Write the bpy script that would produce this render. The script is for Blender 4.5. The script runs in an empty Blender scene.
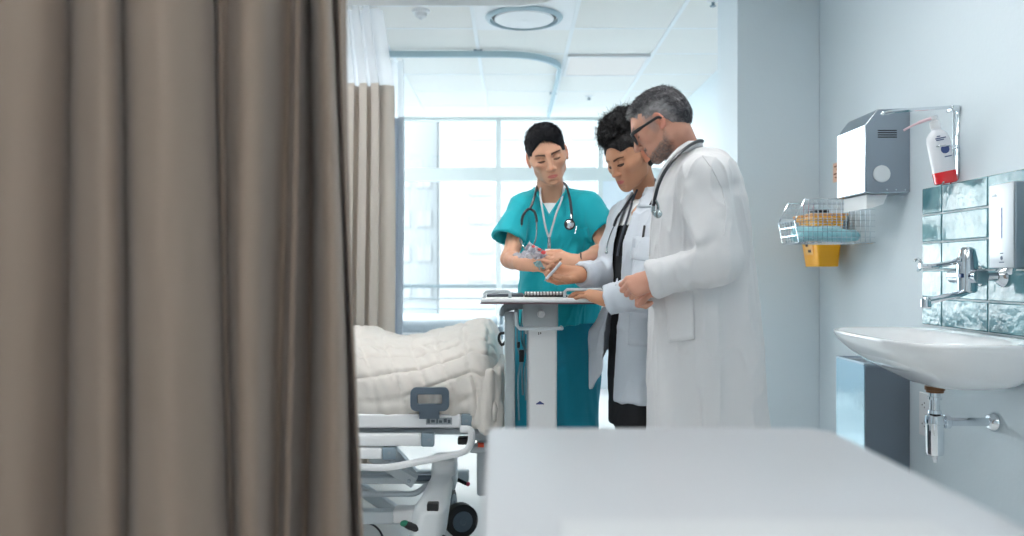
import bpy, math, random
import numpy as np
from mathutils import Vector, Matrix

random.seed(7)
RNG = np.random.RandomState(11)
SC = bpy.context.scene
COL = SC.collection
PI = math.pi

# ---------------------------------------------------------------- camera
F_PX = 833.0            # focal length in pixels of the 1024 wide frame
CAM_H = 1.15
cam_d = bpy.data.cameras.new('camera')
cam_d.sensor_width = 36.0
cam_d.lens = F_PX * 36.0 / 1024.0
cam_d.shift_y = 3.0 / 1024.0
cam_d.clip_start = 0.02
cam_d.clip_end = 500
cam_d.dof.use_dof = True
cam_d.dof.focus_distance = 2.75
cam_d.dof.aperture_fstop = 2.6
cam = bpy.data.objects.new('camera', cam_d)
cam.location = (0, 0, CAM_H)
cam.rotation_euler = (PI / 2, 0, 0)
COL.objects.link(cam)
SC.camera = cam

# ---------------------------------------------------------------- view, world
SC.view_settings.view_transform = 'Standard'
SC.view_settings.look = 'None'
SC.view_settings.exposure = 0.0
SC.view_settings.gamma = 1.0
SC.view_settings.use_curve_mapping = False
SC.cycles.use_denoising = True
SC.cycles.max_bounces = 8
SC.cycles.diffuse_bounces = 5
SC.cycles.sample_clamp_indirect = 6

world = bpy.data.worlds.new('world')
SC.world = world
world.use_nodes = True
wnt = world.node_tree
wbg = wnt.nodes['Background']
wbg.inputs[0].default_value = (0.975, 0.99, 1.0, 1)
wbg.inputs[1].default_value = 10.0

# daylight enters by the window: a portal guides the sky's light through it
pl = bpy.data.lights.new('window_portal', 'AREA')
pl.shape = 'RECTANGLE'; pl.size = 4.4; pl.size_y = 2.1
pl.cycles.is_portal = True
plo = bpy.data.objects.new('window_portal', pl)
plo.location = (-0.6, 8.16, 1.6); plo.rotation_euler = (-PI / 2, 0, 0)
COL.objects.link(plo)

FILL_LAMP = 13.0      # strength of the unseen ceiling panels added as fill light
LAMP_COL = (1.0, 0.985, 0.96)
# ---------------------------------------------------------------- helpers
def P(px, py, Y):
    """world point seen at image point (px, py) at the distance Y"""
    return np.array([(px - 512.0) * Y / F_PX, Y, CAM_H - (py - 271.0) * Y / F_PX])

def lin(c):
    c = c / 255.0
    return c / 12.92 if c <= 0.04045 else ((c + 0.055) / 1.055) ** 2.4

def RGB(r, g, b):
    return (lin(r), lin(g), lin(b), 1.0)

MATS = {}
def mat(name, col, rough=0.5, metal=0.0, bump=None, spec=0.5, trans=0.0, alpha=1.0, emit=None, sss=0.0,
        vcol=False, coat=0.0, sheen=0.0, var=0.0, var_scale=6.0, bump_stretch=(1, 1, 1), double=None):
    m = bpy.data.materials.new(name)
    m.use_nodes = True
    nt = m.node_tree
    b = nt.nodes['Principled BSDF']
    b.inputs['Base Color'].default_value = col
    b.inputs['Roughness'].default_value = rough
    b.inputs['Metallic'].default_value = metal
    b.inputs['Specular IOR Level'].default_value = spec
    b.inputs['Transmission Weight'].default_value = trans
    b.inputs['Alpha'].default_value = alpha
    if coat: b.inputs['Coat Weight'].default_value = coat
    if sheen: b.inputs['Sheen Weight'].default_value = sheen
    if sss:
        b.inputs['Subsurface Weight'].default_value = sss
        b.inputs['Subsurface Radius'].default_value = (0.012, 0.005, 0.003)
        b.inputs['Subsurface Scale'].default_value = 1.0
    if emit:
        b.inputs['Emission Color'].default_value = emit[0]
        b.inputs['Emission Strength'].default_value = emit[1]
    L = nt.links
    tc = None
    if bump or var:
        tc = nt.nodes.new('ShaderNodeTexCoord')
        mp = nt.nodes.new('ShaderNodeMapping')
        mp.inputs['Scale'].default_value = bump_stretch
        L.new(tc.outputs['Object'], mp.inputs[0])
    src = None
    if vcol:
        at = nt.nodes.new('ShaderNodeAttribute'); at.attribute_name = 'Col'
        L.new(at.outputs['Color'], b.inputs['Base Color']); src = at.outputs['Color']
    if var:
        nz = nt.nodes.new('ShaderNodeTexNoise'); nz.inputs['Scale'].default_value = var_scale
        nz.inputs['Detail'].default_value = 4
        L.new(mp.outputs[0], nz.inputs['Vector'])
        mx = nt.nodes.new('ShaderNodeMix'); mx.data_type = 'RGBA'; mx.blend_type = 'MULTIPLY'
        mx.inputs['Factor'].default_value = 1.0
        rp = nt.nodes.new('ShaderNodeMapRange')
        rp.inputs['From Min'].default_value = 0.3; rp.inputs['From Max'].default_value = 0.7
        rp.inputs['To Min'].default_value = 1.0 - var; rp.inputs['To Max'].default_value = 1.0
        L.new(nz.outputs['Fac'], rp.inputs['Value'])
        if src: L.new(src, mx.inputs['A'])
        else: mx.inputs['A'].default_value = col
        L.new(rp.outputs[0], mx.inputs['B'])
        L.new(mx.outputs['Result'], b.inputs['Base Color'])
    if bump:
        scale, strength = bump[0], bump[1]
        dist = bump[2] if len(bump) > 2 else 0.01
        nz = nt.nodes.new('ShaderNodeTexNoise'); nz.inputs['Scale'].default_value = scale
        nz.inputs['Detail'].default_value = 3
        L.new(mp.outputs[0], nz.inputs['Vector'])
        bp = nt.nodes.new('ShaderNodeBump'); bp.inputs['Strength'].default_value = strength
        bp.inputs['Distance'].default_value = dist
        L.new(nz.outputs['Fac'], bp.inputs['Height'])
        L.new(bp.outputs[0], b.inputs['Normal'])
    MATS[name] = m
    return m

class MB:
    """collects shapes for ONE mesh"""
    def __init__(s): s.v = []; s.f = []; s.m = []; s.cur = 0; s.col = None
    def add(s, vs, fs):
        o = len(s.v)
        s.v.extend([tuple(float(c) for c in p) for p in vs])
        s.f.extend([tuple(o + i for i in f) for f in fs])
        s.m.extend([s.cur] * len(fs))
        return s
    def box(s, x0, x1, y0, y1, z0, z1):
        vs = [(x, y, z) for z in (z0, z1) for y in (y0, y1) for x in (x0, x1)]
        return s.add(vs, [(0, 2, 3, 1), (4, 5, 7, 6), (0, 1, 5, 4), (2, 6, 7, 3), (0, 4, 6, 2), (1, 3, 7, 5)])
    def rbox(s, x0, x1, y0, y1, z0, z1, r=0.01, n=3):
        """box with all vertical edges and rims rounded"""
        r = min(r, (x1 - x0) / 2.01, (y1 - y0) / 2.01, (z1 - z0) / 2.01)
        cs = [(x1 - r, y1 - r, 0), (x0 + r, y1 - r, PI / 2), (x0 + r, y0 + r, PI), (x1 - r, y0 + r, 1.5 * PI)]
        rings = []
        prof = [(r * (1 - math.sin(a)), r * (1 - math.cos(a))) for a in [PI / 2 * i / n for i in range(n + 1)]]
        lv = [(z0 + dz, ins) for ins, dz in [(p[0], p[1]) for p in prof]]
        lv2 = [(z1 - dz, ins) for ins, dz in reversed([(p[0], p[1]) for p in prof])]
        for z, ins in lv + lv2:
            ring = []
            rr = r - ins
            for cx, cy, a0 in cs:
                for i in range(n + 1):
                    a = a0 + PI / 2 * i / n
                    ring.append((cx + rr * math.cos(a), cy + rr * math.sin(a), z))
            rings.append(ring)
        return s.loft(rings, True, True)
    def obox(s, a, b, w, h, up=(0, 0, 1)):
        """bar from a to b, w wide, h high"""
        a = Vector(a); b = Vector(b); d = (b - a).normalized()
        up = Vector(up)
        if abs(d.dot(up)) > 0.98: up = Vector((0, 1, 0))
        sd = d.cross(up).normalized(); u = sd.cross(d).normalized()
        vs = []
        for p in (a, b):
            for i, j in ((-1, -1), (1, -1), (1, 1), (-1, 1)):
                vs.append(p + sd * (i * w / 2) + u * (j * h / 2))
        return s.add(vs, [(0, 3, 2, 1), (4, 5, 6, 7), (0, 1, 5, 4), (1, 2, 6, 5), (2, 3, 7, 6), (3, 0, 4, 7)])
    def loft(s, rings, cap0=False, cap1=False, closed=True):
        n = len(rings[0]); vs = [p for r in rings for p in r]; fs = []
        m = n if closed else n - 1
        for i in range(len(rings) - 1):
            for j in range(m):
                k = (j + 1) % n
                fs.append((i * n + j, i * n + k, (i + 1) * n + k, (i + 1) * n + j))
        if cap0: fs.append(tuple(range(n - 1, -1, -1)))
        if cap1: fs.append(tuple((len(rings) - 1) * n + j for j in range(n)))
        return s.add(vs, fs)
    def tube(s, pts, r, n=8, caps=True, closed=False):
        pts = [Vector(p) for p in pts]
        N = len(pts)
        rs = r if isinstance(r, (list, tuple, np.ndarray)) else [r] * N
        t = []
        for i in range(N):
            if closed: d = pts[(i + 1) % N] - pts[i - 1]
            else: d = pts[min(i + 1, N - 1)] - pts[max(i - 1, 0)]
            t.append(d.normalized() if d.length > 1e-9 else Vector((0, 0, 1)))
        up = Vector((0, 0, 1)) if abs(t[0].z) < 0.9 else Vector((1, 0, 0))
        u = t[0].cross(up).normalized(); rings = []
        for i in range(N):
            u = (u - t[i] * u.dot(t[i])).normalized()
            w = t[i].cross(u)
            rings.append([pts[i] + (u * math.cos(2 * PI * k / n) + w * math.sin(2 * PI * k / n)) * rs[i] for k in range(n)])
        if closed: rings.append(rings[0]); return s.loft(rings)
        return s.loft(rings, caps, caps)
    def cyl(s, a, b, r, r2=None, n=24): return s.tube([a, b], [r, r if r2 is None else r2], n)
    def lathe(s, c, axis, prof, n=28, caps=True):
        """prof: (distance along the axis, radius)"""
        c = Vector(c); ax = Vector(axis).normalized()
        up = Vector((0, 0, 1)) if abs(ax.z) < 0.9 else Vector((1, 0, 0))
        u = ax.cross(up).normalized(); w = ax.cross(u)
        rings = [[c + ax * h + (u * math.cos(2 * PI * k / n) + w * math.sin(2 * PI * k / n)) * max(r, 1e-5) for k in range(n)] for h, r in prof]
        return s.loft(rings, caps, caps)
    def sphere(s, c, r, n=14, sc=(1, 1, 1)):
        c = Vector(c); rings = []
        for i in range(1, n):
            a = PI * i / n
            rings.append([(c.x + r * sc[0] * math.sin(a) * math.cos(2 * PI * k / (n * 2)), c.y + r * sc[1] * math.sin(a) * math.sin(2 * PI * k / (n * 2)), c.z - r * sc[2] * math.cos(a)) for k in range(n * 2)])
        return s.loft(rings, True, True)
    def prism(s, poly, a, b):
        """poly: list of 3D points, extruded by the vector b-a"""
        d = Vector(b) - Vector(a); n = len(poly)
        vs = [Vector(p) for p in poly] + [Vector(p) + d for p in poly]
        fs = [tuple(range(n - 1, -1, -1)), tuple(range(n, 2 * n))] + [(i, (i + 1) % n, n + (i + 1) % n, n + i) for i in range(n)]
        return s.add(vs, fs)

def finish(name, vs, fs, mats, origin, parent, bevel=0, smooth=True, sharp=35, midx=None, solid=0, cols=None, subs=0):
    me = bpy.data.meshes.new(name)
    o3 = np.array(origin, dtype=float)
    v = np.asarray(vs, dtype=float) - o3
    if isinstance(fs, np.ndarray):
        nf = len(fs)
        me.vertices.add(len(v)); me.vertices.foreach_set('co', v.astype(np.float32).ravel())
        me.loops.add(nf * 4); me.loops.foreach_set('vertex_index', fs.astype(np.int32).ravel())
        me.polygons.add(nf)
        me.polygons.foreach_set('loop_start', np.arange(0, nf * 4, 4, dtype=np.int32))
        me.update(calc_edges=True); me.validate()
    else:
        me.from_pydata([tuple(p) for p in v], [], fs)
        import bmesh
        bm = bmesh.new(); bm.from_mesh(me)
        bmesh.ops.recalc_face_normals(bm, faces=bm.faces)
        bm.to_mesh(me); bm.free()
    if not isinstance(mats, (list, tuple)): mats = [mats]
    for m in mats: me.materials.append(m)
    if midx and len(mats) > 1:
        me.polygons.foreach_set('material_index', midx)
    me.polygons.foreach_set('use_smooth', [smooth] * len(me.polygons))
    if smooth and sharp and not isinstance(fs, np.ndarray): me.set_sharp_from_angle(angle=math.radians(sharp))
    if cols is not None:
        ca = me.color_attributes.new('Col', 'FLOAT_COLOR', 'POINT')
        c4 = np.ones((len(v), 4), dtype=np.float32); c4[:, :3] = cols[:, :3]
        ca.data.foreach_set('color', c4.ravel())
    o = bpy.data.objects.new(name, me)
    COL.objects.link(o)
    if bevel:
        md = o.modifiers.new('bevel', 'BEVEL'); md.width = bevel; md.segments = 3; md.limit_method = 'ANGLE'; md.angle_limit = math.radians(40)
        md.harden_normals = False
    if solid:
        md = o.modifiers.new('solid', 'SOLIDIFY'); md.thickness = solid; md.offset = 0
    if subs:
        md = o.modifiers.new('subs', 'SUBSURF'); md.levels = subs; md.render_levels = subs
    return o

ORG = {}
def thing(name, label, cat, origin, group=None):
    o = bpy.data.objects.new(name, None); COL.objects.link(o)
    o.location = origin; o.empty_display_size = 0.1
    o['label'] = label; o['category'] = cat
    if group: o['group'] = group
    ORG[o.name] = np.array(origin, dtype=float)
    return o

def part(name, mb, mats, parent, label=None, **kw):
    org = ORG[parent.name]
    o = finish(name, mb.v, mb.f, mats, org, parent, midx=mb.m, **kw) if isinstance(mb, MB) else finish(name, mb[0], mb[1], mats, org, parent, cols=mb[2] if len(mb) > 2 else None, **kw)
    o.parent = parent
    ORG[o.name] = org
    if label: o['label'] = label
    return o

def solo(name, mb, mats, label, cat, group=None, origin=None, **kw):
    vs = np.array(mb.v if isinstance(mb, MB) else mb[0])
    if origin is None:
        origin = ((vs[:, 0].min() + vs[:, 0].max()) / 2, (vs[:, 1].min() + vs[:, 1].max()) / 2, vs[:, 2].min())
    if isinstance(mb, MB): o = finish(name, mb.v, mb.f, mats, origin, None, midx=mb.m, **kw)
    else: o = finish(name, mb[0], mb[1], mats, origin, None, cols=mb[2] if len(mb) > 2 else None, **kw)
    o.location = origin
    ORG[o.name] = np.array(origin, dtype=float)
    o['label'] = label; o['category'] = cat
    if group: o['group'] = group
    return o

def struct(name, mb, mats, **kw):
    o = finish(name, mb.v, mb.f, mats, (0, 0, 0), None, midx=mb.m, **kw)
    ORG[o.name] = np.zeros(3)
    o['kind'] = 'structure'
    return o

def spline(pts, n=8):
    """Catmull-Rom through pts"""
    p = [np.array(q, dtype=float) for q in pts]
    p = [2 * p[0] - p[1]] + p + [2 * p[-1] - p[-2]]
    out = []
    for i in range(1, len(p) - 2):
        for k in range(n):
            t = k / n
            out.append(0.5 * ((2 * p[i]) + (-p[i - 1] + p[i + 1]) * t + (2 * p[i - 1] - 5 * p[i] + 4 * p[i + 1] - p[i + 2]) * t * t + (-p[i - 1] + 3 * p[i] - 3 * p[i + 1] + p[i + 2]) * t ** 3))
    out.append(p[-2])
    return out

# ---------------------------------------------------------------- smooth solid modelling on a grid
class Grid:
    def __init__(s, lo, hi, h):
        s.lo = np.array(lo, dtype=float).copy(); s.h = h
        s.n = np.ceil((np.array(hi) - s.lo) / h).astype(int) + 1
        s.F = np.full(s.n, 1.0, dtype=np.float32)
    def ax(s, i, a, b): return (s.lo[i] + s.h * np.arange(a, b)).astype(np.float32)
    def region(s, lo, hi):
        a = np.clip(np.floor((np.array(lo) - s.lo) / s.h).astype(int), 0, s.n)
        b = np.clip(np.ceil((np.array(hi) - s.lo) / s.h).astype(int) + 1, 0, s.n)
        if np.any(b <= a): return None
        sl = tuple(slice(a[i], b[i]) for i in range(3))
        x = s.ax(0, a[0], b[0])[:, None, None]; y = s.ax(1, a[1], b[1])[None, :, None]; z = s.ax(2, a[2], b[2])[None, None, :]
        return sl, x, y, z
    def op(s, lo, hi, fn, k=0.01, mode='add'):
        lo = np.array(lo, dtype=float); hi = np.array(hi, dtype=float)
        if mode != 'int': lo = lo - k - 2 * s.h; hi = hi + k + 2 * s.h
        r = s.region(lo, hi)
        if r is None: return s
        sl, x, y, z = r
        d = fn(x, y, z)
        A = s.F[sl]
        if mode == 'add':
            hh = np.maximum(k - np.abs(A - d), 0) / k
            s.F[sl] = np.minimum(A, d) - hh * hh * k * 0.25
        elif mode == 'sub':
            d = -d
            hh = np.maximum(k - np.abs(A - d), 0) / k
            s.F[sl] = np.maximum(A, d) + hh * hh * k * 0.25
        else:
            s.F[sl] = np.maximum(A, d)
        return s
    def cone(s, a, b, r1, r2=None, k=0.01, mode='add', sq=None):
        a = np.array(a, dtype=float); b = np.array(b, dtype=float)
        r2 = r1 if r2 is None else r2
        R = max(r1, r2); ba = b - a; L2 = max(float(ba @ ba), 1e-12)
        def fn(x, y, z):
            px, py, pz = x - a[0], y - a[1], z - a[2]
            t = np.clip((px * ba[0] + py * ba[1] + pz * ba[2]) / L2, 0, 1)
            return np.sqrt((px - t * ba[0]) ** 2 + (py - t * ba[1]) ** 2 + (pz - t * ba[2]) ** 2) - (r1 + (r2 - r1) * t)
        return s.op(np.minimum(a, b) - R, np.maximum(a, b) + R, fn, k, mode)
    def ell(s, c, r, k=0.01, mode='add', rot=None):
        c = np.array(c, dtype=float); r = np.array(r, dtype=float); R = r.max() if rot is not None else r
        M = None if rot is None else np.array(rot.transposed() if hasattr(rot, 'transposed') else rot)
        def fn(x, y, z):
            px, py, pz = x - c[0], y - c[1], z - c[2]
            if M is not None:
                px, py, pz = (M[0, 0] * px + M[0, 1] * py + M[0, 2] * pz, M[1, 0] * px + M[1, 1] * py + M[1, 2] * pz, M[2, 0] * px + M[2, 1] * py + M[2, 2] * pz)
            k0 = np.sqrt((px / r[0]) ** 2 + (py / r[1]) ** 2 + (pz / r[2]) ** 2)
            k1 = np.sqrt((px / r[0] ** 2) ** 2 + (py / r[1] ** 2) ** 2 + (pz / r[2] ** 2) ** 2) + 1e-9
            return k0 * (k0 - 1) / k1
        return s.op(c - R, c + R, fn, k, mode)
    def trunk(s, lv, k=0.02, mode='add', rot=0.0, fold=None, inset=0.0, e=2.0):
        """stack of (z, cx, cy, rx, ry) sections; rot turns the sections about z"""
        lv = sorted(lv); Z = np.array([l[0] for l in lv]); A = np.array(lv, dtype=float)
        R = A[:, 3:5].max() * 1.35
        lo = np.array([A[:, 1].min() - R, A[:, 2].min() - R, Z[0]]); hi = np.array([A[:, 1].max() + R, A[:, 2].max() + R, Z[-1]])
        cr, sr = math.cos(rot), math.sin(rot)
        def fn(x, y, z):
            zz = np.clip(z, Z[0], Z[-1])
            cx = np.interp(zz, Z, A[:, 1]); cy = np.interp(zz, Z, A[:, 2])
            rx = np.interp(zz, Z, A[:, 3]) - inset; ry = np.interp(zz, Z, A[:, 4]) - inset
            px, py = x - cx, y - cy
            ux, uy = px * cr + py * sr, -px * sr + py * cr
            q = ((np.abs(ux) / rx) ** e + (np.abs(uy) / ry) ** e) ** (1.0 / e)
            if fold is not None:
                q = q / (1.0 + fold(np.arctan2(uy / ry, ux / rx), zz))
            d = (q - 1) * np.minimum(rx, ry)
            return np.maximum(d, np.maximum(Z[0] - z, z - Z[-1])).astype(np.float32)
        return s.op(lo, hi, fn, k, mode)
    def mesh(s):
        F = s.F; S = F < 0
        n = s.n
        c = np.zeros(tuple(n - 1), dtype=np.uint8)
        for dx in (0, 1):
            for dy in (0, 1):
                for dz in (0, 1):
                    c += S[dx:n[0] - 1 + dx, dy:n[1] - 1 + dy, dz:n[2] - 1 + dz]
        I = np.argwhere((c > 0) & (c < 8))
        idx = np.full(tuple(n - 1), -1, dtype=np.int64)
        idx[I[:, 0], I[:, 1], I[:, 2]] = np.arange(len(I))
        acc = np.zeros((len(I), 3)); cnt = np.zeros(len(I))
        for ax in range(3):
            o = [i for i in range(3) if i != ax]
            for u in (0, 1):
                for v in (0, 1):
                    p = I.copy(); p[:, o[0]] += u; p[:, o[1]] += v
                    q = p.copy(); q[:, ax] += 1
                    a = F[p[:, 0], p[:, 1], p[:, 2]]; b = F[q[:, 0], q[:, 1], q[:, 2]]
                    cr = (a < 0) != (b < 0)
                    t = np.where(cr, a / np.where(cr, a - b, 1), 0)
                    pos = p.astype(float); pos[:, ax] += t
                    acc[cr] += pos[cr]; cnt[cr] += 1
        V = s.lo + s.h * acc / cnt[:, None]
        fs = []
        for ax in range(3):
            sl0 = [slice(None)] * 3; sl1 = [slice(None)] * 3
            sl0[ax] = slice(0, -1); sl1[ax] = slice(1, None)
            a = S[tuple(sl0)]; b = S[tuple(sl1)]
            o = [i for i in range(3) if i != ax]
            for flip, E in ((False, a & ~b), (True, ~a & b)):
                J = np.argwhere(E)
                J = J[(J[:, o[0]] > 0) & (J[:, o[1]] > 0) & (J[:, o[0]] < n[o[0]] - 1) & (J[:, o[1]] < n[o[1]] - 1)]
                q = []
                for du, dv in ((-1, -1), (0, -1), (0, 0), (-1, 0)):
                    k = J.copy(); k[:, o[0]] += du; k[:, o[1]] += dv
                    q.append(idx[k[:, 0], k[:, 1], k[:, 2]])
                Q = np.stack(q, 1)
                if flip != (ax == 1): Q = Q[:, ::-1]
                fs.append(Q)
        Fc = np.concatenate(fs)
        Fc = Fc[(Fc >= 0).all(1)]
        return V, Fc

def merge_grid(G, G2, k=0.03):
    A, B_ = G.F, G2.F
    hh = np.maximum(k - np.abs(A - B_), 0) / k
    G.F = (np.minimum(A, B_) - hh * hh * k * 0.25).astype(np.float32)

def like(G):
    G2 = Grid(G.lo, G.lo + 1, G.h); G2.n = G.n.copy(); G2.F = np.full(G.n, 1.0, dtype=np.float32); return G2

def cut_plane(G, e, d):
    """keep only what lies behind the plane through e with the normal d"""
    hi = G.lo + G.h * G.n
    return G.op(G.lo, hi, lambda x, y, z: (x - e[0]) * d[0] + (y - e[1]) * d[1] + (z - e[2]) * d[2], mode='int')

def relax(V, Fc, it=2, lam=0.5):
    for _ in range(it):
        acc = np.zeros_like(V); cnt = np.zeros(len(V))
        for a, b in ((0, 1), (1, 2), (2, 3), (3, 0)):
            np.add.at(acc, Fc[:, a], V[Fc[:, b]]); np.add.at(cnt, Fc[:, a], 1)
            np.add.at(acc, Fc[:, b], V[Fc[:, a]]); np.add.at(cnt, Fc[:, b], 1)
        V = V + lam * (acc / np.maximum(cnt, 1)[:, None] - V)
    return V

def vnormals(V, Fc):
    n = np.cross(V[Fc[:, 2]] - V[Fc[:, 0]], V[Fc[:, 3]] - V[Fc[:, 1]])
    N = np.zeros_like(V)
    for i in range(4): np.add.at(N, Fc[:, i], n)
    return N / (np.linalg.norm(N, axis=1)[:, None] + 1e-12)

def join(parts):
    vs, fs, o = [], [], 0
    for V, Fc in parts:
        vs.append(V); fs.append(Fc + o); o += len(V)
    return np.concatenate(vs), np.concatenate(fs)

def wnoise(V, scale, seed=0, oct=3):
    """cheap smooth noise, about -1..1"""
    r = np.random.RandomState(seed); out = np.zeros(len(V)); amp = 1.0; tot = 0
    sc = np.array(scale, dtype=float)
    for o in range(oct):
        Q = V * sc * (2 ** o)
        for _ in range(4):
            d = r.normal(size=3); d2 = r.normal(size=3)
            w = np.sin(Q @ d2 + r.rand() * 6.28)
            out += amp * np.sin(Q @ d * 1.3 + 1.5 * w + r.rand() * 6.28) * 0.5
        tot += amp; amp *= 0.5
    return out / tot

def merge_mb(V, Fc, mb):
    """quads + a MB of quads/tris -> python lists"""
    mb2 = MB(); mb2.v = [tuple(p) for p in V] + list(mb.v)
    o = len(V)
    mb2.f = [tuple(q) for q in Fc.tolist()] + [tuple(i + o for i in f) for f in mb.f]
    mb2.m = [0] * len(mb2.f)
    return mb2
# ---------------------------------------------------------------- materials
M_wall = mat('wall_paint', RGB(208, 220, 227), 0.55, bump=(60, 0.05))
M_ceil = mat('ceiling_tile', RGB(236, 235, 232), 0.8, bump=(220, 0.08))
M_grid = mat('grid_metal', RGB(238, 242, 245), 0.5)
M_floor = mat('vinyl_floor', RGB(233, 233, 231), 0.22, var=0.06, var_scale=1.5)
M_frame = mat('window_aluminium', RGB(212, 220, 220), 0.45)
M_glassy = mat('pane_glass', RGB(240, 248, 250), 0.02, trans=1.0)
M_white = mat('white_plastic', RGB(236, 238, 241), 0.4)
M_offw = mat('off_white_plastic', RGB(222, 224, 226), 0.45)
M_chrome = mat('chrome', RGB(225, 230, 235), 0.08, metal=1.0)
M_steel = mat('brushed_steel', RGB(196, 204, 212), 0.22, metal=1.0, bump=(14, 0.02))
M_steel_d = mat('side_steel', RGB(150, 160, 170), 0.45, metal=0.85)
M_black = mat('black_plastic', RGB(24, 26, 30), 0.4)
M_rubber = mat('black_rubber', RGB(22, 22, 24), 0.7)
M_slate = mat('slate_plastic', RGB(84, 98, 112), 0.45)
M_capgrey = mat('cap_grey', RGB(132, 150, 162), 0.45)
M_bedgrey = mat('bed_grey_metal', RGB(186, 194, 200), 0.4)
M_red = mat('red_liquid', RGB(226, 30, 40), 0.15, coat=0.5)
M_orange = mat('orange_plastic', RGB(252, 178, 30), 0.35)
M_ceramic = mat('ceramic', RGB(238, 240, 243), 0.12, coat=0.4)

def thin_glass():
    m = bpy.data.materials.new('window_glass'); m.use_nodes = True
    nt = m.node_tree; nt.nodes.clear()
    out = nt.nodes.new('ShaderNodeOutputMaterial')
    mix = nt.nodes.new('ShaderNodeMixShader'); mix.inputs[0].default_value = 0.06
    tr = nt.nodes.new('ShaderNodeBsdfTransparent'); tr.inputs[0].default_value = (0.93, 0.97, 0.98, 1)
    gl = nt.nodes.new('ShaderNodeBsdfGlossy'); gl.inputs['Roughness'].default_value = 0.02
    nt.links.new(tr.outputs[0], mix.inputs[1]); nt.links.new(gl.outputs[0], mix.inputs[2])
    nt.links.new(mix.outputs[0], out.inputs[0])
    return m
M_glass = thin_glass()

# ---------------------------------------------------------------- room shell
W = 1.53          # right wall
LW = -2.75        # left wall
YW = 8.1          # window wall
YB = -2.2         # wall behind the camera
H = 2.65          # ceiling
T = 0.12
struct('floor', MB().box(LW - T, W + T, YB - T, YW + T, -0.1, 0.0), M_floor)
struct('ceiling', MB().box(LW - T, W + T, YB - T, YW + T, H, H + 0.1), M_ceil)
struct('wall_right', MB().box(W, W + T, YB, YW + T, 0, H), M_wall)
struct('wall_left', MB().box(LW - T, LW, YB, YW + T, 0, H), M_wall)
struct('wall_back', MB().box(LW, W, YB - T, YB, 0, H), M_wall)
struct('wall_column', MB().box(1.12, W - 0.001, 4.14, 4.54, 0, H - 0.001), M_wall, bevel=0.004)
struct('baseboard_right', MB().box(W - 0.012, W - 0.0005, YB, 4.139, 0.0005, 0.09).box(W - 0.012, W - 0.0005, 4.541, YW - 0.001, 0.0005, 0.09), M_offw)

# ceiling grid (T bars, 0.6 m)
g = MB()
x0 = (488.5 - 512) * YW / F_PX
k = -5
xs = []
while x0 + k * 0.6 < W:
    x = x0 + k * 0.6
    if x > LW + 0.02:
        g.box(x - 0.012, x + 0.012, YB, YW, H - 0.008, H - 0.0005); xs.append(x)
    k += 1
yrow = [1.5 * F_PX / (271 - 28.4) + 0.6 * i for i in range(-12, 6)]
for y in yrow:
    if YB < y < YW: g.box(LW, W, y - 0.012, y + 0.012, H - 0.0015, H - 0.0005)
struct('ceiling_grid', g, M_grid)

# window wall: low wall, window with frame, transom, mullions and panes
ZS = 0.62
struct('wall_front', MB().box(LW, W, YW, YW + T, 0, ZS), M_wall)
fr = MB()
mz0, mz1 = 2.03, 2.155
WX0 = LW + 0.02
muls = [WX0, -1.55, -0.131, 0.86, W - 0.02]
fr.box(WX0 - 0.02, W - 0.0005, YW + 0.03, YW + 0.10, ZS, ZS + 0.05)
fr.box(WX0 - 0.02, W - 0.0005, YW + 0.03, YW + 0.10, H - 0.03, H - 0.001)
fr.box(WX0, W - 0.001, YW + 0.02, YW + 0.11, mz0, mz1)
for x in muls: fr.box(x - 0.024, x + 0.024, YW + 0.015, YW + 0.11, ZS + 0.001, H - 0.002)
win = struct('window_1', fr, M_frame)
win_glass = MB().box(WX0, W - 0.03, YW + 0.06, YW + 0.066, ZS + 0.02, H - 0.02)
gp = part('pane', win_glass, M_glass, win)
pnl = part('lower_panel', MB().box(0.87, W - 0.02, YW + 0.028, YW + 0.05, ZS + 0.04, mz0 - 0.001), mat('frosted_panel', RGB(222, 232, 240), 0.6), win)
struct('trim_1', MB().box(LW, W - 0.001, YW - 0.12, YW + 0.03, ZS - 0.03, ZS - 0.0005), M_white, bevel=0.006)

# outside: balcony, far facades, ground
struct('ground', MB().box(-120, 120, 8.4, 200, -30.2, -30), mat('ground_far', RGB(112, 116, 118), 0.9))
bal = MB().box(-6, 6, YW + T + 0.01, 9.6, 0.1, 0.25)
struct('balcony_slab', bal, mat('balcony_concrete', RGB(118, 122, 126), 0.8))
rl = thing('balcony_railing', 'pale metal balcony railing outside the window', 'railing', (0, 9.45, 0.25))
M_rail = mat('rail_white', RGB(108, 118, 122), 0.5)
part('handrail', MB().box(-6, 6, 9.42, 9.48, 0.955, 1.0), M_rail, rl)
for z in (0.84, 0.72, 0.6):
    part('rail', MB().cyl((-6, 9.45, z), (6, 9.45, z), 0.008, n=8), M_rail, rl)
for x in (-5.5, -3.5, -1.9, 0.55, 2.5, 4.5):
    part('post', MB().box(x - 0.02, x + 0.02, 9.43, 9.47, 0.25, 0.955), M_rail, rl)

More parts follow.
